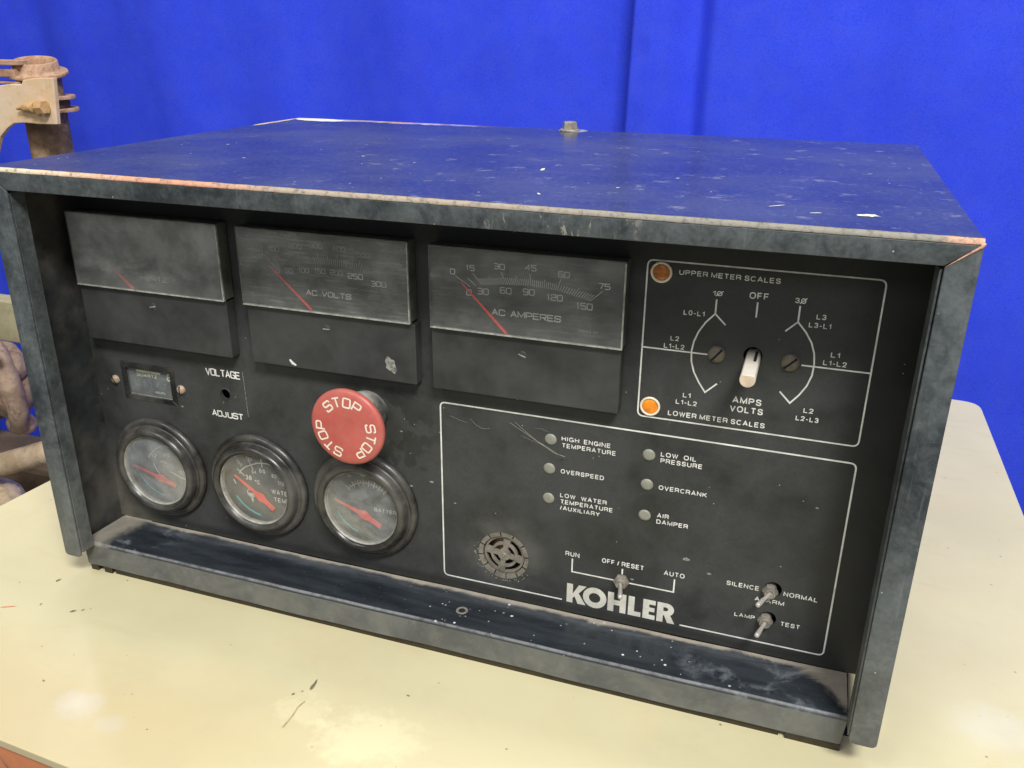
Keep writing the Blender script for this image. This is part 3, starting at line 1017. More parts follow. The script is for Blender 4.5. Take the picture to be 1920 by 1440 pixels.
# tan bracket in front of the pipe
PB = [(-560, 250), (-400, 252), (-372, 255.1), (-357.5, 256.8), (-343.7, 256.7), (-341, 260.9), (-324, 263.0), (-301.5, 264.0), (-304, 243), (-307, 219.6),
      (-330, 219.2), (-350, 219.8), (-364, 218.6), (-374, 213.4), (-386, 204.2), (-398, 184), (-405, 150), (-560, 150)]
br = MB().prism(PB, 352, 357, 0.7, 2).build('bracket', 'tan', eng)
bx = MB()
bx.tube([(-350, 347, 233.8), (-341, 347, 235.0), (-340, 347, 235.1), (-328, 347, 235.5)], [1.5, 3.0, 4.0, 4.0], 12)
bx.tube([(-328, 347, 235.5), (-324, 347, 235.6)], 6.2, 12)
bx.tube([(-322, 346.5, 235.5), (-312, 346, 236.5)], 6.6, 6)
bx.build('bolt', 'rust_bolt', br, angle=45)


def lump(cx, cy, cz, rx, ry, rz, seed, amp=0.18, fq=3.0, sub=4):
    from mathutils import noise as N
    b = bmesh.new()
    bmesh.ops.create_icosphere(b, subdivisions=sub, radius=1)
    for v in b.verts:
        d = v.co.normalized()
        k = 1 + amp * N.noise(d * fq + Vector((seed, seed * 2, 0))) + amp * 0.5 * N.noise(d * fq * 2.3 + Vector((0, seed, 3)))
        v.co = Vector((cx + d.x * rx * k, cy + d.y * ry * k, cz + d.z * rz * k)) * K
    return b


def lumps(name, specs, mat, par, extra=None):
    bm = bmesh.new()
    for s in specs:
        b = lump(*s)
        me = bpy.data.meshes.new('t')
        b.to_mesh(me)
        b.free()
        bm.from_mesh(me)
        bpy.data.meshes.remove(me)
    mb = MB()
    mb.bm = bm
    if extra:
        extra(mb)
    return mb.build(name, mat, par, True)


MB().box(-700, -502, 425, 450, -62, -7, 2).build('cover_plate', 'pale', eng)


lumps('manifold', [(-512, 400, -104, 34, 24, 54, 1.3, 0.10, 1.8), (-488, 392, -78, 17, 16, 20, 2.9, 0.08, 1.6), (-502, 398, -160, 19, 16, 15, 5.5, 0.10, 1.6)], 'iron', eng)
b = MB()
b.tube([(-560, 395, -30), (-522, 384, -36), (-494, 376, -56), (-480, 374, -86), (-476, 376, -128), (-486, 380, -158)], [15, 15, 15, 14, 12, 10], 20)
b.build('runner', 'iron', eng, True)
b = MB()
b.prism(round_poly([(-524, -52), (-466, -40), (-462, -56), (-520, -70)], 4), 352, 359, 0.8)
b.build('runner_flange', 'rusty2', eng, angle=40)
b = MB()
b.lathe([(9, 350), (9, 349), (12, 349), (12.6, 352), (12.6, 364)], (-500, -118), 24)
b.build('port_ring', 'rusty2', eng, angle=40)
MB().disc((-500, -118), 9.2, 351, 24).build('port', 'gap', eng)
for (fx, fz, rr_) in ((-474, -50, 4), (-510, -59, 4)):
    MB().tube([(fx, 356, fz), (fx, 346, fz)], rr_, 6).build('bolt', 'rust_bolt', eng)
tb = MB().tube([(-720, 395, -300), (-640, 396, -263), (-560, 398, -231), (-478, 400, -199), (-430, 402, -181)], 15.5, 20)
tb.build('hose', 'hose', eng, True)
lumps('housing', [(-600, 400, -318, 66, 46, 60, 9.1, 0.08), (-548, 384, -280, 26, 26, 28, 11.3, 0.1)], 'hose', eng)
MB().box(-860, -520, 470, 560, -520, -275, 10).build('engine_block', 'brown', eng)
MB().box(-860, -720, 440, 560, -254.5, 200, 10).build('engine_head', 'brown', eng)
MB().box(-780, -500, 470, 540, -900, -520.5, 4).build('stand', 'brown', eng)

# ================================================================== CONTROL BOX
BOX = things('control_box', 'black dusty generator control box with meters, gauges and red stop button on the table', 'control box', (240, 150, TZ))

# ---- sheet metal case
MB().box(0.2, 479.8, 2.2, 309, 239.2, 241, 0.5).build('lid', 'lid', BOX)
# rounded, worn front fold of the lid
b = MB()
prof = [(2.2, 241), (1.5, 240.9), (0.8, 240.5), (0.3, 239.9), (0.05, 239.2), (0.0, 238.7), (1.4, 238.7), (2.2, 239.2)]
n = 120
rows = []
for i in range(n + 1):
    x = 0.2 + 479.6 * i / n
    rows.append([b.bm.verts.new(Vector((x, yy + random.uniform(-.08, .08), zz + random.uniform(-.10, .10))) * K) for yy, zz in prof])
for i in range(n):
    for j in range(len(prof)):
        k = (j + 1) % len(prof)
        b.bm.faces.new((rows[i][j], rows[i + 1][j], rows[i + 1][k], rows[i][k]))
bmesh.ops.recalc_face_normals(b.bm, faces=b.bm.faces)
b.build('worn_edge', 'worn', BOX, True)
MB().box(0, 1.4, 1.4, 309, 0, 239.1, 0.3).build('side_wall', 'inner', BOX)
MB().box(478.6, 480, 1.4, 309, 0, 239.1, 0.3).build('side_wall', 'inner', BOX)
MB().box(1.5, 478.5, 307.5, 309, 0, 239.1).build('back_wall', 'inner', BOX)
MB().box(6, 470, 21, 306, -14.5, -13.5).build('base_pan', 'dark', BOX)
for fx0, fx1, fy0 in ((12, 22, 60), (430, 462, 60), (12, 22, 270), (430, 462, 270)):
    MB().box(fx0, fx1, fy0, fy0 + 20, TZ + 0.05, -14.55).build('foot', 'rubber', BOX)
# front flanges with mitred corners and rounded feet
b = MB()
b.prism([(0.4, 238.6), (13.4, 229.2), (467.8, 230.0), (479.6, 238.6)], 0, 1.6, 0.35, 3)
b.prism([(13, 229.3), (467.4, 230.1), (467.4, 231.2), (13, 230.4)], 1.7, 12, 0.2, 1)
b.build('top_flange', 'case', BOX, angle=35)
b = MB()
lp = round_poly([(0, 0), (12.4, 0), (13.6, 228.6), (0.1, 238.5)], [3, 3, 0, 0], True, 5)
b.prism(lp, 0.1, 1.6, 0.5, 3)
b.prism([(11.8, 3), (13.0, 3), (13.9, 227.6), (12.8, 227.6)], 1.7, 11, 0.2, 1)
b.build('side_flange', 'case', BOX, angle=35)
b = MB()
rp = round_poly([(467.6, 0), (480, 0), (479.9, 238.5), (468.1, 229.4)], [3, 3, 0, 0], True, 5)
b.prism(rp, 0.1, 1.6, 0.5, 3)
b.prism([(1.7, 3), (1.7, 228.4), (14, 228.4), (14, 3)], 466.8, 467.8, 0.2, 1, plane='yz')
b.build('side_flange', 'case', BOX, angle=35)
# bare weld seam on the right mitre
MB().tube([(468.3, 0.2, 229.6), (472, 0.1, 232.6), (476, 0.0, 235.8), (479.2, 0.0, 238.3), (479.7, 0.3, 239.6)], [0.18, 0.28, 0.4, 0.65, 0.8], 8).build('weld_seam', 'worn', BOX, True)

# sill: top, folded front, return lip, rounded right end
b = MB()
sp = [(48, 2.2), (15, 3.9), (13.4, 3.8), (12.5, 3.2), (12.1, 2.2), (12.0, 0.5), (12.0, -13.2), (24, -13.2), (24, -12.2), (13.2, -12.2), (13.2, 0.8), (14, 2.3), (48, 1.0)]
nx = 60
rows = []
for i in range(nx + 1):
    t = i / nx
    x = 3.6 + (467.0 - 3.6) * t
    row = []
    for (yy, zz) in sp:
        xx = x
        if i == nx and zz < -9:
            xx -= 1.4
        if i == 0 and zz < -9:
            xx += 0.8
        wob = 0.25 * math.sin(x * 0.03) + 0.12 * math.sin(x * 0.11)
        row.append(b.bm.verts.new(Vector((xx, yy + wob * (1 if yy < 20 else 0.2), zz + 0.5 * wob)) * K))
    rows.append(row)
for i in range(nx):
    for j in range(len(sp)):
        k = (j + 1) % len(sp)
        b.bm.faces.new((rows[i][j], rows[i + 1][j], rows[i + 1][k], rows[i][k]))
b.bm.faces.new(rows[0])
b.bm.faces.new(rows[-1][::-1])
bmesh.ops.recalc_face_normals(b.bm, faces=b.bm.faces)
sill = b.build('sill', 'sill', BOX, angle=30)
for a, c in ((5.5, 11), (16, 22), (440, 466)):
    MB().box(a, c, 12.6, 20.5, TZ + 0.05, -13.6).build('sill_foot', 'foot_shade', BOX)
MB().box(24, 437, 13.4, 20.4, TZ + 0.05, -13.6).build('sill_shade_strip', 'foot_shade', BOX)  # dark strip filling the gap, stands for the shadow under the sill
# dried ring stain
MB().lathe([(2.0, 3.62), (2.9, 3.85), (3.5, 3.62)], (260, 27.5), 20, 'z').build('water_ring', 'nut', sill, True)

# bolt on the lid
b = MB()
b.lathe([(0, 242.6), (6.8, 242.6), (7.6, 241.9), (7.6, 241.1)], (239.2, 299), 32, 'z')
b.lathe([(0, 247.9), (4.6, 247.9), (5.3, 247.2), (5.9, 242.7)], (239.2, 299), 6, 'z')
b.build('lid_bolt', 'nut', BOX, label='grey hex bolt standing on the rear of the lid')
flat = MB()
flat.lathe([(0, 241.25), (11, 241.1)], (241, 302), 24, 'z')
flat.build('paint_chip', 'clear2', BOX)
flat_mark('paint_chip', (279.2, 103.3), 2.2, 9.0, 0.15, 'whitechip', BOX, 241.2, 16, 0.25, 31)
flat_mark('paint_chip', (441, 31.5), 8.5, 5.0, 0.1, 'whitechip', BOX, 241.2, 18, 0.3, 32)
for i, (cx, cy, l, w) in enumerate(((107, 80, 2.2, 1.2), (166, 113, 2.2, 1.4), (60, 130, 2.4, 1.4), (205, 100, 1.4, 1), (420, 29, 6, 1.3), (300, 30, 1.4, 5), (330, 60, 2, 1.2), (352, 100, 2.5, 1.4), (404, 40, 9, 1.0))):
    flat_mark('paint_chip', (cx, cy), l, w, 0.1 * i, 'whitechip', BOX, 241.2, 10, 0.3, 40 + i)
flat_mark('paint_chip', (27, 297), 44, 19, -0.04, 'whitechip', BOX, 241.2, 26, 0.12, 61)
flat_mark('paint_chip', (3.5, 268), 5, 66, 0.0, 'worn', BOX, 241.15, 26, 0.25, 62)
flat_mark('paint_chip', (84, 305), 62, 5, 0.0, 'worn', BOX, 241.15, 26, 0.3, 63)

# ---- front panel with its cut-outs
PYF = 48.3
circ = lambda c, r, n=40: [(c[0] + r * math.cos(2 * math.pi * i / n), c[1] + r * math.sin(2 * math.pi * i / n)) for i in range(n)]
G = [(43.0, 46.8), (117.0, 47.4), (190.6, 48.6)]
holes = [circ(g, 26.8, 56) for g in G]
holes += [circ((99.2, 105.6), 3.3), circ((277.5, 31.3), 15.2, 56), circ((401.3, 169.2), 4.4), circ((425.2, 43.9), 4.4), circ((424.6, 25.6), 4.3),
          [(22.5, 92.1), (63.0, 92.1), (63.0, 117.4), (22.5, 117.4)]]
panel = sheet('front_panel', [(1.5, 2.6), (478.5, 2.6), (478.5, 238.9), (1.5, 238.9)], holes, PYF, 1.8, 'panel', BOX)
MB().box(90, 108, 56, 57, 96, 116).build('hole_backing', 'dark', panel)
MB().box(390, 440, 58, 59, 15, 180).build('hole_backing', 'dark', panel)
bm_ = MB()
bm_.lathe([(3.3, 48.2), (3.9, 48.15), (3.6, 48.6)], (99.2, 105.6), 32)
bm_.build('voltage_adjust_hole', 'plastic', panel, True)
YP = PYF - 0.12

# printed frames
b = MB()
b.ribbon(round_poly([(348.9, 130.6), (348.9, 210.8), (453.5, 210.8), (453.5, 130.6)], 3), 0.75, YP, True)
b.ribbon([(349.2, 167.3), (380.4, 167.3)], 0.75, YP - 0.01)
b.ribbon([(423.4, 167.5), (453.2, 167.5)], 0.75, YP - 0.01)
b.build('printed_frame', 'print', panel)
b = MB()
b.ribbon(round_poly([(313.0, 10.2), (240.4, 10.2), (240.4, 121.7), (454.3, 121.7), (454.3, 9.9), (379.8, 9.9)], 3, False), 0.85, YP)
b.build('printed_frame', 'print', panel)
# switch position lines
b = MB()
W = 0.75
b.ribbon([(382.2, 194.8), (382.2, 187.8)], W, YP)
b.ribbon([(382.2, 187.8), (387.4, 182.8)], W, YP - 0.01)
b.ribbon([(382.2, 187.8), (378.2, 183.2), (375.3, 178.2), (373.5, 173), (372.8, 168), (373.2, 162.8), (374.8, 157.6), (377.6, 152.6), (381.0, 147.8), (386.3, 153.0)], W, YP - 0.02)
b.ribbon([(400.7, 195.3), (400.7, 188)], W, YP)
b.ribbon([(419.3, 195.6), (419.3, 188)], W, YP)
b.ribbon([(419.3, 188), (414.3, 183)], W, YP - 0.01)
b.ribbon([(419.3, 188), (423.3, 183.6), (426.4, 178.8), (428.2, 173.8), (428.9, 168.4), (428.6, 163), (427.0, 157.6), (424.2, 152.6), (420.6, 148.0), (415.4, 153.2)], W, YP - 0.02)
b.build('position_lines', 'print', panel)
b = MB()
b.ribbon([(318.2, 38.6), (318.2, 30.1), (374.9, 30.1), (374.9, 38.3)], 0.8, YP)
b.ribbon([(346.5, 38.4), (346.5, 34.8)], 0.8, YP)
b.build('position_lines', 'print', panel)


def lab(lines, bold=0.012, mat='print', label=None):
    return sans_text(lines, YP, mat, panel, bold, 'lettering', label)


h1 = 2.45
lab([('UPPER METER SCALES', 363.9, 409.6, 204.9, h1)])
lab([('LOWER METER SCALES', 364.0, 410.7, 133.1, 2.7)], 0.018)
lab([('OFF', 396.7, 405.3, 196.8, 3.1)])
lab([('AMPS', 394.3, 407.9, 144.4, 3.3), ('VOLTS', 393.5, 409.1, 139.8, 3.2)], 0.018)
lab([('1Ø', 380.0, 384.5, 196.5, 2.3)])
lab([('3Ø', 416.8, 421.6, 196.8, 2.5)])
lab([('L0-L1', 367.5, 377.3, 185.8, h1)])
lab([('L2', 362.3, 366.4, 172.2, h1), ('L1-L2', 359.4, 369.3, 168.2, h1)])
lab([('L1', 370.6, 374.3, 143.7, h1), ('L1-L2', 367.4, 377.7, 139.8, h1)])
lab([('L3', 426.9, 431.1, 190.2, h1), ('L3-L1', 424.1, 433.7, 186.1, h1)])
lab([('L1', 435.4, 439.3, 173.0, h1), ('L1-L2', 432.6, 442.8, 168.9, h1)])
lab([('L2', 427.2, 431.6, 144.1, h1), ('L2-L3', 424.2, 434.5, 139.8, h1)])
h2 = 2.6
lab([('HIGH', 309.7, 319.3, 109.8, h2), ('ENGINE', 321.8, 336.1, 109.8, h2), ('TEMPERATURE', 310.0, 339.1, 105.9, h2)], 0.018)
lab([('OVERSPEED', 309.8, 333.5, 90.5, h2)], 0.018)
lab([('LOW', 309.9, 318.5, 76.0, h2), ('WATER', 321.6, 335.8, 76.0, h2), ('TEMPERATURE', 310.2, 339.2, 72.1, h2), ('/AUXILIARY', 310.0, 332.3, 68.2, h2)], 0.018)
lab([('LOW', 362.2, 371.0, 109.7, h2), ('OIL', 373.8, 380.2, 109.7, h2), ('PRESSURE', 362.3, 383.4, 106.1, h2)], 0.018)
lab([('OVERCRANK', 362.5, 387.1, 90.6, h2)], 0.018)
lab([('AIR', 362.8, 369.0, 74.1, h2), ('DAMPER', 362.7, 379.2, 70.4, h2)], 0.018)
lab([('RUN', 314.1, 322.1, 39.9, 2.9)], 0.014)
lab([('OFF / RESET', 334.9, 358.1, 39.9, 2.9)], 0.014)
lab([('AUTO', 368.9, 380.0, 39.8, 2.9)], 0.014)
lab([('SILENCE', 401.8, 418.4, 41.4, 2.7)], 0.014)
lab([('NORMAL', 430.6, 447.4, 41.3, 2.7)], 0.014)
lab([('ALARM', 416.8, 431.6, 35.2, 2.5)], 0.014)
lab([('LAMP', 407.7, 418.2, 23.2, 2.4)], 0.014)
lab([('TEST', 431.2, 441.0, 22.9, 2.6)], 0.014)
b = MB()
wide_text(b, 'VOLTAGE', 87.2, 111.0, 117.0, 4.0, 0.75, YP)
b.build('lettering', 'print', panel)
b = MB()
wide_text(b, 'ADJUST', 88.0, 109.9, 90.3, 3.4, 0.75, YP)
b.build('lettering', 'print', panel)
MB().ribbon([(113.2, 122), (113.6, 110), (113.9, 93)], 0.35, YP).build('label_edge', 'smudge', panel)

# KOHLER, heavy sans letters
b = MB()
z0, z1, s = 9.5, 22.0, 3.5


def slab(pts, k=0):
    b.poly([(p[0], YP - 0.012 * k, p[1]) for p in pts])


slab([(315.7, z0), (319.2, z0), (319.2, z1), (315.7, z1)])
slab([(319.0, 15.2), (322.6, z1), (327.0, z1), (321.4, 15.0), (319.0, 12.6)], 1)
slab([(319.6, 15.9), (322.2, z0), (326.9, z0), (322.2, 17.2)], 2)
outer = arc((331.9, 15.75), 6.75, 0, 360, 40)
inner = arc((331.9, 15.75), 3.3, 0, 360, 40, 3.15)
for i in range(40):
    slab([outer[i], outer[i + 1], inner[i + 1], inner[i]])
slab([(339.4, z0), (342.8, z0), (342.8, z1), (339.4, z1)])
slab([(346.3, z0), (349.7, z0), (349.7, z1), (346.3, z1)])
slab([(342.7, 14.0), (346.4, 14.0), (346.4, 17.3), (342.7, 17.3)], 1)
slab([(351.0, z0), (358.1, z0), (358.1, 12.5), (354.4, 12.5), (354.4, z1), (351.0, z1)])
slab([(359.2, z0), (366.0, z0), (366.0, 12.4), (362.6, 12.4), (362.6, 14.5), (365.6, 14.5), (365.6, 17.2), (362.6, 17.2), (362.6, 19.1), (366.0, 19.1), (366.0, z1), (359.2, z1)])
slab([(367.0, z0), (370.4, z0), (370.4, z1), (367.0, z1)])
ro = [(370.3, z1)] + arc((372.2, 18.0), 4.0, 90, -90, 14) + [(370.3, 14.0)]
ri = [(370.3, 19.3)] + arc((371.8, 18.1), 1.2, 90, -90, 14) + [(370.3, 16.9)]
for i in range(len(ro) - 1):
    slab([ro[i], ro[i + 1], ri[i + 1], ri[i]], 1)
slab([(370.6, 14.9), (373.0, z0), (377.0, z0), (374.0, 15.2)], 2)
b.build('logo_lettering', 'logo', panel)

# little scuffs and a white chip on the panel
for i, (cx, cz, l) in enumerate(((216, 100, 1.2), (234, 71, 1.6), (221, 66, 1.2), (248, 60, 1.0), (380, 52, 2.2), (392, 46, 1.6), (66, 92.6, 1.4), (440, 95, 1.0), (221, 87, .8), (352, 33, 1.2))):
    P = [(cx + l * (0.6 + random.random() * .5) * math.cos(a * math.pi / 4), YP, cz + 0.5 * l * (0.6 + random.random() * .5) * math.sin(a * math.pi / 4)) for a in range(8)]
    MB().poly(P).build('scuff', 'smudge', panel)


# ---- rectangular panel meters
def meter(xw0, xw1, zw0, zw1, xb0, xb1, zb0, zb1, glass, label, fill):
    m = MB().box(xb0, xb1, 40.6, PYF - 0.2, zb0, zb1, 0.6).build('meter', 'plastic', BOX, label=label)
    MB().box(xw0 + .6, xw1 - .6, 40.2, PYF - 0.2, zb1 + 0.8, zw1 - .4, 0.2).build('dial', 'dial', m)
    MB().poly([(xw0 + .8, 38.5, zw0 + .8), (xw1 - .8, 38.5, zw0 + .8), (xw1 - .8, 38.5, zw1 - .8), (xw0 + .8, 38.5, zw1 - .8)]).build('window', glass, m)
    e = MB()
    e.box(xw0, xw1, 38.3, 46, zw1 - .8, zw1, 0.15)
    e.box(xw0, xw0 + .8, 38.3, 46, zw0 + .81, zw1 - .81, 0.15)
    e.build('window_edge', 'clear', m)
    e = MB()  # lower and right edges take the brighter plastic
    e.box(xw0, xw1, 38.2, 40.15, zw0, zw0 + .8, 0.15)
    e.box(xw1 - .8, xw1, 38.3, 39.6, zw0 + .81, zw1 - .81, 0.15)
    e.build('window_edge', 'clear2', m, label='bright edge of the meter window')
    MB().box(xw1 - .75, xw1, 39.65, 47.5, zw0 + .81, zw1 - .81).build('window_side', 'clear', m)
    fill(m)
    return m


YD = 40.05


def needle(m, a, c, w0=0.75, w1=1.6, y=39.4):
    d = Vector((c[0] - a[0], c[1] - a[1])).normalized()
    nn = Vector((-d.y, d.x))
    P = [(a[0] + nn.x * w0 / 2, y, a[1] + nn.y * w0 / 2), (a[0] - nn.x * w0 / 2, y, a[1] - nn.y * w0 / 2),
         (c[0] - nn.x * w1 / 2, y, c[1] - nn.y * w1 / 2), (c[0] + nn.x * w1 / 2, y, c[1] + nn.y * w1 / 2)]
    MB().poly(P).build('needle', 'needle', m)


def zero_screw(m, c, y=40.6, ang=0.0):
    e = MB()
    e.lathe([(0, y - .25), (2.1, y - .25), (2.5, y + 0.05)], c, 24)
    s = e.build('zero_screw', 'plastic', m, True)
    ca, sa = math.cos(ang), math.sin(ang)
    MB().ribbon([(c[0] - 2.1 * ca, c[1] - 2.1 * sa), (c[0] + 2.1 * ca, c[1] + 2.1 * sa)], 0.55, y - .3).build('slot', 'clear2', s)


def lerp(arr, v):
    i = min(int(v), len(arr) - 2)
    return arr[i] + (arr[i + 1] - arr[i]) * (v - i)


def ticks(m, xt, zt, xb, zb, sub, first, wid, mats):
    lo, hi = MB(), MB()
    n = len(xt) - 1
    k = 0
    for i in range(n * sub + 1):
        v = i / sub
        if 0 < v < first and i % (sub // 2):
            continue
        T = (lerp(xt, v), lerp(zt, v))
        B = (lerp(xb, v), lerp(zb, v))
        fct = 1.0 if i % sub == 0 else (0.72 if i % (sub // 2) == 0 else 0.55)
        E_ = (B[0] + (T[0] - B[0]) * fct, B[1] + (T[1] - B[1]) * fct)
        (hi if i % sub == 0 else lo).ribbon([B, E_], wid, YD)
    lo.build('scale_ticks', mats, m)
    hi.build('scale_ticks', mats, m)


def nums(m, items, h, w, sw, mat):
    e = MB()
    for s_, cx, cz in items:
        ww = sum(0.62 if c == '1' else 1.0 for c in s_) * w + 0.28 * w * (len(s_) - 1)
        wide_text(e, s_, cx - ww / 2, cx + ww / 2, cz - h / 2, h, sw, YD)
    e.build('scale_numbers', mat, m)


def fill1(m):
    e = MB()
    wide_text(e, 'HERTZ', 56.7, 75.0, 174.7, 2.4, 0.5, YD)
    e.build('lettering', 'scale2', m)
    needle(m, (26, 190.4), (50.9, 168.6), 0.9, 2.0)
    xt = [25, 36, 48.5, 61, 73.5, 86, 97]
    zt = [196, 199, 200.5, 201, 200.5, 199, 196]
    xb = [31, 40, 50.5, 61, 71.5, 82, 91]
    zb = [190.5, 192.8, 194.2, 194.6, 194.2, 192.8, 190.5]
    ticks(m, xt, zt, xb, zb, 4, 0, 0.35, 'scale')
    zero_screw(m, (61.7, 158.6), ang=0.2)


def fill2(m):
    e = MB()
    wide_text(e, 'AC VOLTS', 166.8, 193.8, 177.1, 2.6, 0.55, YD)
    e.build('lettering', 'print', m)
    needle(m, (145.2, 191.4), (169.6, 168.9))
    ticks(m, [142.6, 149.7, 163, 175.2, 187.4, 200.7, 217.5], [196.4, 198.0, 199.9, 200.9, 200.9, 199.6, 196],
          [148, 154.4, 165.4, 176, 187, 199, 213.4], [190.8, 192.2, 193.8, 194.6, 194.6, 193.4, 190.5], 10, 1, 0.3, 'scale')
    nums(m, [('0', 140.3, 197.9), ('100', 148.6, 200.6), ('200', 162.2, 203.2), ('300', 174.8, 204.3), ('400', 188.4, 203.9), ('500', 202.6, 201.9), ('600', 219.8, 198.2)], 2.4, 2.1, 0.42, 'scale')
    nums(m, [('0', 150, 188.8), ('50', 156.9, 189.2), ('100', 166.2, 190.4), ('150', 176.1, 190.9), ('200', 186.1, 190.9)], 2.5, 2.0, 0.45, 'scale')
    nums(m, [('250', 197.2, 190.0), ('300', 210.6, 187.1)], 2.6, 2.4, 0.5, 'scale2')
    zero_screw(m, (177.2, 158.5), ang=0.03)
    P = []
    rnd = random.Random(4)
    for i in range(18):
        a = 2 * math.pi * i / 18
        k = 1 + rnd.uniform(-.3, .3)
        P.append((215.4 + 3.2 * k * math.cos(a), 40.5, 142.6 + 4.6 * k * math.sin(a)))
    MB().poly(P).build('smudge', 'smudge', m)
    MB().poly([(151.6, 40.5, 137.2), (152.4, 40.5, 137.9), (154.6, 40.5, 136.1), (156.3, 40.5, 134.9), (155.6, 40.5, 134.2), (153.2, 40.5, 134.9)]).build('smudge', 'whitechip', m)


def fill3(m):
    e = MB()
    wide_text(e, 'AC AMPERES', 273.7, 309.3, 177.8, 2.8, 0.58, YD)
    e.build('lettering', 'print', m)
    needle(m, (257.3, 193.0), (281.6, 168.6))
    ticks(m, [253.9, 263.3, 278.4, 293.2, 308.9, 329.7], [195.9, 198.0, 200.0, 200.6, 199.3, 195.4],
          [262.0, 268.0, 281.0, 293.9, 307.3, 323.7], [191.0, 192.6, 194.0, 194.6, 193.6, 190.0], 14, 1, 0.32, 'scale2')
    nums(m, [('0', 252.5, 197.9), ('15', 262.0, 200.6), ('30', 277.4, 202.7), ('45', 293.6, 203.5), ('60', 310.4, 201.8), ('75', 330.4, 197.9)], 2.6, 2.4, 0.45, 'scale2')
    nums(m, [('0', 261.3, 188.0), ('30', 268.8, 189.2), ('60', 280.8, 190.8), ('90', 292.8, 191.3), ('120', 306.0, 189.9), ('150', 321.0, 187.1)], 2.9, 2.5, 0.5, 'print')
    zero_screw(m, (289.6, 157.6), ang=-0.33)
    sans_text([('FS=5A AC', 318.8, 328.6, 173.9, 1.2)], YD, 'scale', m, 0.0)


meter(10.5, 114.0, 167.6, 211.6, 9.6, 113.4, 133.2, 167.0, 'glass1', 'hertz meter with a heavily dusted window', fill1)
meter(126.4, 228.6, 167.6, 211.4, 127.0, 230.4, 133.0, 167.0, 'glass2', 'AC volts meter with a pale smudge', fill2)
meter(240.1, 341.0, 167.5, 211.0, 239.7, 340.3, 132.9, 166.9, 'glass3', 'AC amperes meter', fill3)


# ---- round gauges
def gauge(c, glass, label, fill):
    prof = [(26.0, 50.0), (34.2, 48.2), (34.4, 46.2), (33.6, 44.8), (32.2, 44.2), (30.8, 44.6), (30.0, 44.9), (29.6, 43.6), (29.2, 41.2), (28.4, 39.7),
            (27.0, 39.0), (25.6, 39.2), (24.6, 40.2), (24.0, 41.4)]
    g = MB().lathe(prof, c, 96).build('gauge', 'rubber', BOX, True, label=label)
    MB().lathe([(23.95, 40.9), (23.2, 41.6), (23.3, 44.0)], c, 80).build('inner_rim', 'rim', g, True)
    MB().lathe([(24.6, 41.9), (26.2, 42.4), (26.2, 50.4)], c, 64).build('gauge_can', 'plastic', g, True)
    MB().disc(c, 26.1, 50.0, 64).build('dial', 'gdial', g)
    MB().lathe([(0, 41.0), (12, 41.1), (23.4, 41.9)], c, 64).build('glass', glass, g, True)
    fill(g)
    return g


def gneedle(g, tip, hub, tail, y=47.6):
    t, h_, k = Vector(tip), Vector(hub), Vector(tail)
    d1 = (t - h_).normalized()
    d2 = (k - h_).normalized()
    n1, n2 = Vector((-d1.y, d1.x)), Vector((d2.y, -d2.x))
    P = [t + n1 * .45, t - n1 * .45, h_ + d1 * 5 - n1 * 1.1, h_ + d1 * 2.0 - n1 * 2.7, h_ - n1 * 3.0, h_ + d2 * 3.4 - n2 * 1.6,
         k - n2 * 1.5, k + n2 * 1.5, h_ + d2 * 3.4 + n2 * 1.6, h_ + n1 * 3.0, h_ + d1 * 2.0 + n1 * 2.7, h_ + d1 * 5 + n1 * 1.1]
    b_ = bmesh.new()
    lo = [b_.verts.new(Vector((p.x, y, p.y)) * K) for p in P]
    hi = [b_.verts.new(Vector((p.x, y + .5, p.y)) * K) for p in P]
    b_.faces.new(lo)
    for i in range(len(P)):
        j = (i + 1) % len(P)
        b_.faces.new((lo[i], hi[i], hi[j], lo[j]))
    bmesh.ops.recalc_face_normals(b_, faces=b_.faces)
    e = MB()
    e.bm = b_
    e.build('needle', 'needle', g)


YG = 49.85


def gf1(g):
    gneedle(g, (19.2, 43.9), (41.2, 37.7), (51.6, 34.3))
    e = MB()
    e.ribbon([(31.0, 50.5), (33.4, 53.3), (37.5, 57.5), (43.6, 61.0), (50, 60.5)], 0.6, YG)
    e.ribbon([(36.2, 54.5), (38.0, 52.6)], 0.6, YG)
    e.ribbon([(34.3, 47), (36.5, 41.5), (38.4, 40.2)], 0.7, YG)
    e.ribbon([(47, 43), (56, 39.5), (62, 38.6)], 0.7, YG)
    e.build('dial_lines', 'gprint', g)
    MB().ribbon(arc(c_ := G[0], 23.3, 205, 262), 0.9, YG).build('colour_arc', 'cyan', g)
    sans_text([('345', 43.2, 48.0, 53.3, 2.8), ('kPa', 40.3, 45.2, 48.2, 2.0), ('50', 33.8, 36.8, 52.0, 2.2, -35), ('100', 53.4, 58.2, 42.6, 2.4)], YG, 'gprint', g, 0.01)


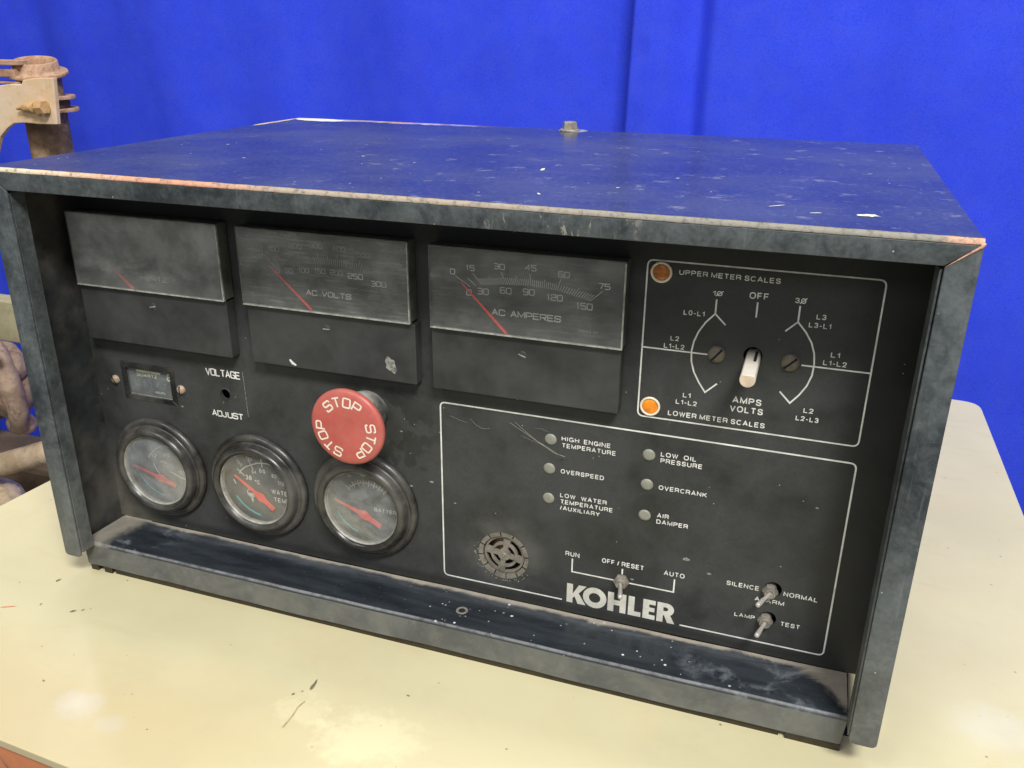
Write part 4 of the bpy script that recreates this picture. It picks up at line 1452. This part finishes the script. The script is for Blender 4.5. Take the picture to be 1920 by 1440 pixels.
def gf2(g):
    gneedle(g, (98.5, 51.0), (116.9, 38.0), (125.2, 31.4))
    e = MB()
    e.ribbon([(101.0, 51.3), (102.2, 53.6), (105.5, 56.6), (110.9, 59.3), (114.6, 60.9), (118.3, 61.7), (122.5, 61.8), (127, 60.6), (132, 57.5)], 0.8, YG)
    for a_, c_ in (((99.6, 54.5), (104.6, 50.4)), ((108.6, 62.2), (111.6, 56.0)), ((118.0, 64.6), (118.4, 58.7)), ((131.4, 60.0), (130.6, 56.4)), ((96.0, 46.5), (97.4, 43.6))):
        e.ribbon([a_, c_], 0.8, YG - .02)
    e.build('dial_lines', 'gprint', g)
    MB().ribbon(arc(G[1], 23.7, 212, 262), 1.1, YG).build('colour_arc', 'cyan', g)
    sans_text([('38', 105.2, 109.7, 48.1, 3.3), ('54', 110.2, 113.6, 53.1, 2.7), ('66', 115.9, 120.3, 54.7, 3.1), ('82', 124.6, 128.2, 52.7, 2.7), ('°C', 111.9, 115.6, 46.2, 2.7),
               ('116', 128.6, 133.2, 48.4, 2.7), ('WATER', 123.4, 137.6, 41.3, 3.2), ('TEMP', 124.6, 136.0, 35.9, 3.2), ('100', 99.2, 103.8, 59.3, 2.6, -40), ('130', 106.8, 111.0, 62.8, 2.2, -20)], YG, 'gprint', g, 0.012)
    # coolant drop symbol: ring half filled, with a stem
    e = MB()
    e.ribbon(arc((108.3, 38.8), 2.9, 0, 360, 28), 0.75, YG)
    P = [(108.3 + 2.9 * math.cos(math.radians(a)), YG, 38.8 + 2.9 * math.sin(math.radians(a))) for a in range(180, 361, 12)]
    e.poly(P)
    e.ribbon([(108.5, 36.2), (108.7, 32.4)], 0.9, YG - .02)
    e.ribbon([(107.6, 34.4), (109.6, 34.2)], 0.7, YG - .03)
    e.build('coolant_symbol', 'gprint', g)


def gf3(g):
    gneedle(g, (169.5, 47.6), (189.6, 40.1), (199.6, 34.6))
    e = MB()
    A = [(178.3, 55.6), (181.9, 58.6), (185.2, 60.3), (188.7, 61.0), (192.2, 61.0), (195.5, 60.3), (198.8, 59.2), (202.4, 57.0)]
    e.ribbon(A, 0.6, YG)
    for i, p in enumerate(A):
        d = Vector((p[0] - 190.4, p[1] - 43)).normalized()
        e.ribbon([(p[0] - d.x * 1.8, p[1] - d.y * 1.8), (p[0] + d.x * 2.2, p[1] + d.y * 2.2)], 0.75, YG - .02)
        if i < len(A) - 1:
            q = ((p[0] + A[i + 1][0]) / 2, (p[1] + A[i + 1][1]) / 2)
            e.ribbon([q, (q[0] + d.x * 1.8, q[1] + d.y * 1.8)], 0.6, YG - .02)
    e.build('dial_lines', 'gprint', g)
    MB().ribbon(arc(G[2], 23.5, 205, 250), 0.9, YG).build('colour_arc', 'cyan', g)
    sans_text([('BATTERY', 194.9, 212.0, 43.2, 2.5), ('10', 178.0, 181.0, 62.5, 2.2, 20), ('14', 186.5, 190.0, 65.0, 2.2)], YG, 'gprint', g, 0.012)


gauge(G[0], 'gg1', 'round gauge behind hazy glass', gf1)
gauge(G[1], 'gg2', 'round water temperature gauge', gf2)
gauge(G[2], 'gg3', 'round battery gauge partly under the stop button', gf3)

# ---- emergency stop button
SB = (195.9, 109.8)
b = MB()
b.lathe([(0, 21.6), (12, 21.75), (18.5, 22.1), (20.8, 22.6), (21.8, 23.3), (22.2, 24.4), (22.0, 25.8), (20.6, 27.2), (16, 29), (9, 30.5), (9, 38)], SB, 80)
sb = b.build('stop_button', 'red', BOX, True, label='large faded red mushroom stop button')
b = MB()
b.lathe([(0, 36.0), (9, 36.0), (13.0, 36.5), (13.8, 37.4), (13.7, 43.0), (12.6, 44.5), (12.2, 48.35)], SB, 64)
b.build('collar', 'collar', sb, True)
b = MB()
word = 'STOP'
for a_start in (130, 9, -111):
    for i, ch in enumerate(word):
        a = math.radians(a_start - 23.0 * i)
        cxx, czz = SB[0] + 15.4 * math.cos(a), SB[1] + 15.4 * math.sin(a)
        th = a - math.pi / 2

        def rot(p, cxx=cxx, czz=czz, th=th):
            return (cxx + p[0] * math.cos(th) - p[1] * math.sin(th), czz + p[0] * math.sin(th) + p[1] * math.cos(th))
        stroke_glyph(b, ch, -2.15, -2.6, 4.3, 5.2, 0.95, 21.62, rot=rot)
for v in b.bm.verts:
    r = math.hypot(v.co.x / K - SB[0], v.co.z / K - SB[1])
    yy = 21.75 + (r - 12) / 6.5 * 0.35 if r > 12 else 21.6 + r / 12 * .15
    v.co.y += (min(yy, 22.0) - 21.62 - 0.12) * K
b.build('lettering', 'cream', sb)

# ---- hour meter
hm = MB()
hm.prism([(22.7, 92.3), (25.4, 95.2), (25.4, 113.2), (22.7, 117.2)], 48.1, 50.2, 0.1, 1)
hm.prism([(62.8, 92.3), (59.2, 95.2), (59.2, 113.2), (62.8, 117.2)], 48.1, 50.2, 0.1, 1)
hm.prism([(22.7, 92.2), (62.8, 92.2), (59.2, 95.0), (25.4, 95.0)], 48.1, 50.2, 0.1, 1)
hm.prism([(22.7, 117.2), (62.8, 117.2), (59.2, 113.3), (25.4, 113.3)], 48.1, 50.2, 0.1, 1)
hm = hm.build('hour_meter', 'rubber', BOX, label='small rectangular hour counter')
MB().box(25.0, 59.6, 51.4, 52.2, 94.6, 113.6).build('counter_face', 'lcd', hm)
MB().ribbon([(26.0, 95.3), (59.0, 95.1)], 0.7, 49.9).build('window_edge', 'clear2', hm)
sans_text([('QUARTZ', 31.5, 46.8, 107.2, 2.1), ('HOURS', 44.0, 51.4, 96.9, 1.6), ('8', 54.2, 57.4, 106.6, 5.0)], 51.2, 'lcdprint', hm, 0.02)
MB().ribbon([(31.4, 110.9), (49.8, 110.7)], 1.5, 51.2).build('counter_band', 'lcdprint', hm)
e = MB()
for i, ch in enumerate('01147'):
    wide_text(e, ch, 29.6 + i * 5.2, 32.2 + i * 5.2, 100.6, 3.6, 0.6, 51.2)
e.build('counter_digits', 'lcdnum', hm)
MB().poly([(25.2, 49.7, 94.9), (59.4, 49.7, 94.9), (59.4, 49.7, 113.4), (25.2, 49.7, 113.4)]).build('window', 'gg2', hm)


def slot_screw(name, c, r, y, ang, mat, h=1.6, label=None):
    s = MB().lathe([(0, y - h), (r * .6, y - h * .93), (r * .88, y - h * .62), (r, y - h * .2), (r, y)], c, 32)
    o = s.build(name, mat, BOX, True, label=label)
    ca, sa = math.cos(ang), math.sin(ang)
    q = r * .86
    P = []
    for sgn, off in ((1, 0), (1, 1), (-1, 1), (-1, 0)):
        pass
    MB().box(-q, q, -0.02, h * .7, -r * .11, r * .11).build('slot', 'gap', o)
    so = [x for x in o.children][0]
    so.data.transform(Matrix.Rotation(-ang, 4, 'Y'))
    so.data.transform(Matrix.Translation(Vector((c[0], y - h - 0.05, c[1])) * K))
    return o


slot_screw('screw', (384.8, 167.9), 4.35, 48.3, math.radians(52), 'screw', 1.8)
slot_screw('screw', (418.4, 168.0), 4.35, 48.3, math.radians(45), 'screw', 1.8)
slot_screw('screw', (17.1, 104.0), 2.9, 48.3, math.radians(-60), 'brass', 2.2)
slot_screw('screw', (66.9, 104.0), 2.9, 48.3, math.radians(85), 'brass', 2.2)


# ---- lamps
def lamp(c, r, mat, label, ring=None):
    L = MB().lathe([(0, 47.5), (r * .6, 47.6), (r * .92, 47.85), (r, 48.3)], c, 36).build('indicator_lamp', mat, BOX, True, label=label)
    if ring:
        MB().lathe([(r - .05, 48.0), (r + .1, 47.5), (ring - .3, 47.5), (ring, 47.8), (ring, 48.3)], c, 40).build('lamp_ring', 'ring', L, True)


lamp((355.6, 205.3), 4.05, 'amber_dull', 'dull amber lamp in a cream ring', 5.15)
lamp((354.9, 136.4), 4.0, 'amber', 'bright amber lamp in a cream ring', 5.1)
for c in ((303.7, 109.5), (303.4, 92.1), (303.4, 74.0), (356.2, 109.4), (356.3, 92.3), (356.3, 74.0)):
    lamp(c, 3.25, 'lens', 'round grey lamp')

# ---- selector shaft
kn = MB()
r = 3.5
P = arc((0, 0), r, 140, 400, 24)
kn.prism([(401.6 + p[0], 168.3 + p[1]) for p in P], 18.0, 58, 0.35, 2)
kn = kn.build('selector_shaft', 'white', BOX, angle=40, label='white nylon switch shaft')
MB().prism([(401.6 + p[0] * .93, 168.3 + p[1] * .93) for p in P], 17.7, 17.98).build('shaft_end', 'whitetip', kn)
MB().box(402.4, 403.6, 37, 50, 170.6, 171.2).build('shaft_slot', 'gap', kn)


# ---- toggle switches
def toggle(c, tip, nut, label):
    t = MB()
    t.lathe([(0, 44.8), (1.6, 44.8), (1.9, 44.3), (2.7, 44.3), (3.0, 44.8), (3.0, 52)], c, 32)
    t = t.build('toggle_switch', 'nut', BOX, angle=45, label=label)
    MB().lathe([(2.9, 45.9), (nut - .3, 45.9), (nut, 46.4), (nut, 48.25)], c, 6).build('nut', 'nut', t, angle=45)
    a = Vector((c[0], 45.2, c[1]))
    d = Vector(tip) - a
    MB().tube([a, a + d * .3, a + d * .85, a + d * .97, a + d], [0.95, 1.0, 1.35, 1.25, 0.7], 20).build('lever', 'steel', t, angle=50)


toggle((346.4, 30.6), (349.4, 31.0, 31.8), 4.4, 'run, off and auto toggle switch')
toggle((424.0, 43.0), (418.6, 31.0, 44.2), 4.0, 'alarm silence toggle switch')
toggle((423.5, 24.6), (420.2, 31.0, 26.0), 4.0, 'lamp test toggle switch')

# ---- buzzer
BC = (277.5, 31.3)
bz = MB()
for k in range(12):
    a0 = k * 30 + 8
    bz.lathe([(12.6, 48.2), (15.1, 48.0), (15.1, 51.5), (12.6, 51.5), (12.6, 48.2)], BC, 8, a0=a0, a1=a0 + 27.2)
bz = bz.build('buzzer', 'taupe', BOX, angle=40, label='round buzzer grille')
MB().lathe([(0, 57.5), (15.2, 57.5), (15.2, 51.6)], BC, 40).build('buzzer_backing', 'dark', bz)
MB().lathe([(0, 55), (4, 55.2), (7, 56.8)], (272.8, 35.2), 20).build('coil', 'copper', bz, True)
MB().lathe([(0, 53.5), (3, 53.8), (4.5, 56.8)], (287.5, 37.5), 20).build('coil', 'copper', bz, True)
g = MB()
g.lathe([(10.8, 49.6), (12.0, 49.6), (12.0, 51.4), (10.8, 51.4), (10.8, 49.6)], BC, 48)
g.lathe([(6.6, 49.3), (8.1, 49.3), (8.1, 51.0), (6.6, 51.0), (6.6, 49.3)], BC, 40)
g.lathe([(0, 49.2), (0.8, 48.6), (1.5, 49.3), (3.7, 49.3), (3.7, 51.0)], BC, 32)
for k in range(4):
    a = math.radians(80 + 90 * k)
    for ra, rb, w in ((3.5, 6.8, 1.5), (7.9, 11.0, 2.1)):
        u, v = Vector((math.cos(a), math.sin(a))), Vector((-math.sin(a), math.cos(a)))
        c0 = Vector(BC)
        q = [c0 + u * ra + v * w, c0 + u * rb + v * w, c0 + u * rb - v * w, c0 + u * ra - v * w]
        g.prism([(p.x, p.y) for p in q], 49.45, 50.8)
g.build('grille', 'taupe', bz, angle=40)
for i in range(46):
    a = random.uniform(150, 330)
    rr = random.uniform(15.6, 18.2)
    c = (BC[0] + rr * math.cos(math.radians(a)), BC[1] + rr * math.sin(math.radians(a)))
    if i == 0:
        e = MB()
    q = random.uniform(0.15, 0.5)
    e.poly([(c[0] + q * random.uniform(.5, 1.3) * math.cos(t * 1.05), YP - .02, c[1] + q * random.uniform(.5, 1.3) * math.sin(t * 1.05)) for t in range(6)])
o = e.build('dried_glue', 'clear2', bz)
o['kind'] = 'stuff'

# ---- cobweb over the upper left lamp
cw = MB()
strands = [
    [(246, 47.9, 114.5), (252, 47, 113.2), (257, 46.6, 112.6)],
    [(258, 47.4, 114.8), (262, 46.2, 112.2), (266, 46, 110.6), (270, 46.6, 111.2)],
    [(281, 47.4, 116.0), (288, 45.4, 113.6), (295, 44.4, 110.4), (303, 44.0, 106.6), (309, 44.8, 103.2), (312.5, 46.4, 101.6)],
    [(284, 47.6, 116.6), (291, 45.0, 113.2), (299, 44.2, 108.2), (307, 44.4, 103.8), (312, 46, 101.8)],
    [(287, 47.6, 109.4), (293, 46.2, 108.4), (300, 45.2, 107.6), (307, 45, 104.2)],
    [(295, 47.8, 114.8), (299, 46.8, 115.6), (303, 46.8, 114.2)],
]
for i, s_ in enumerate(strands):
    cw.tube(s_, [0.045 if i not in (2, 3) else 0.07] * (len(s_) - 1) + [0.2 if i in (2, 3) else 0.03], 6)
cw = cw.build('cobweb', 'web', None, True)
cw['label'] = 'thin pale cobweb strands stretched over the high engine temperature lamp'
cw['category'] = 'cobweb'
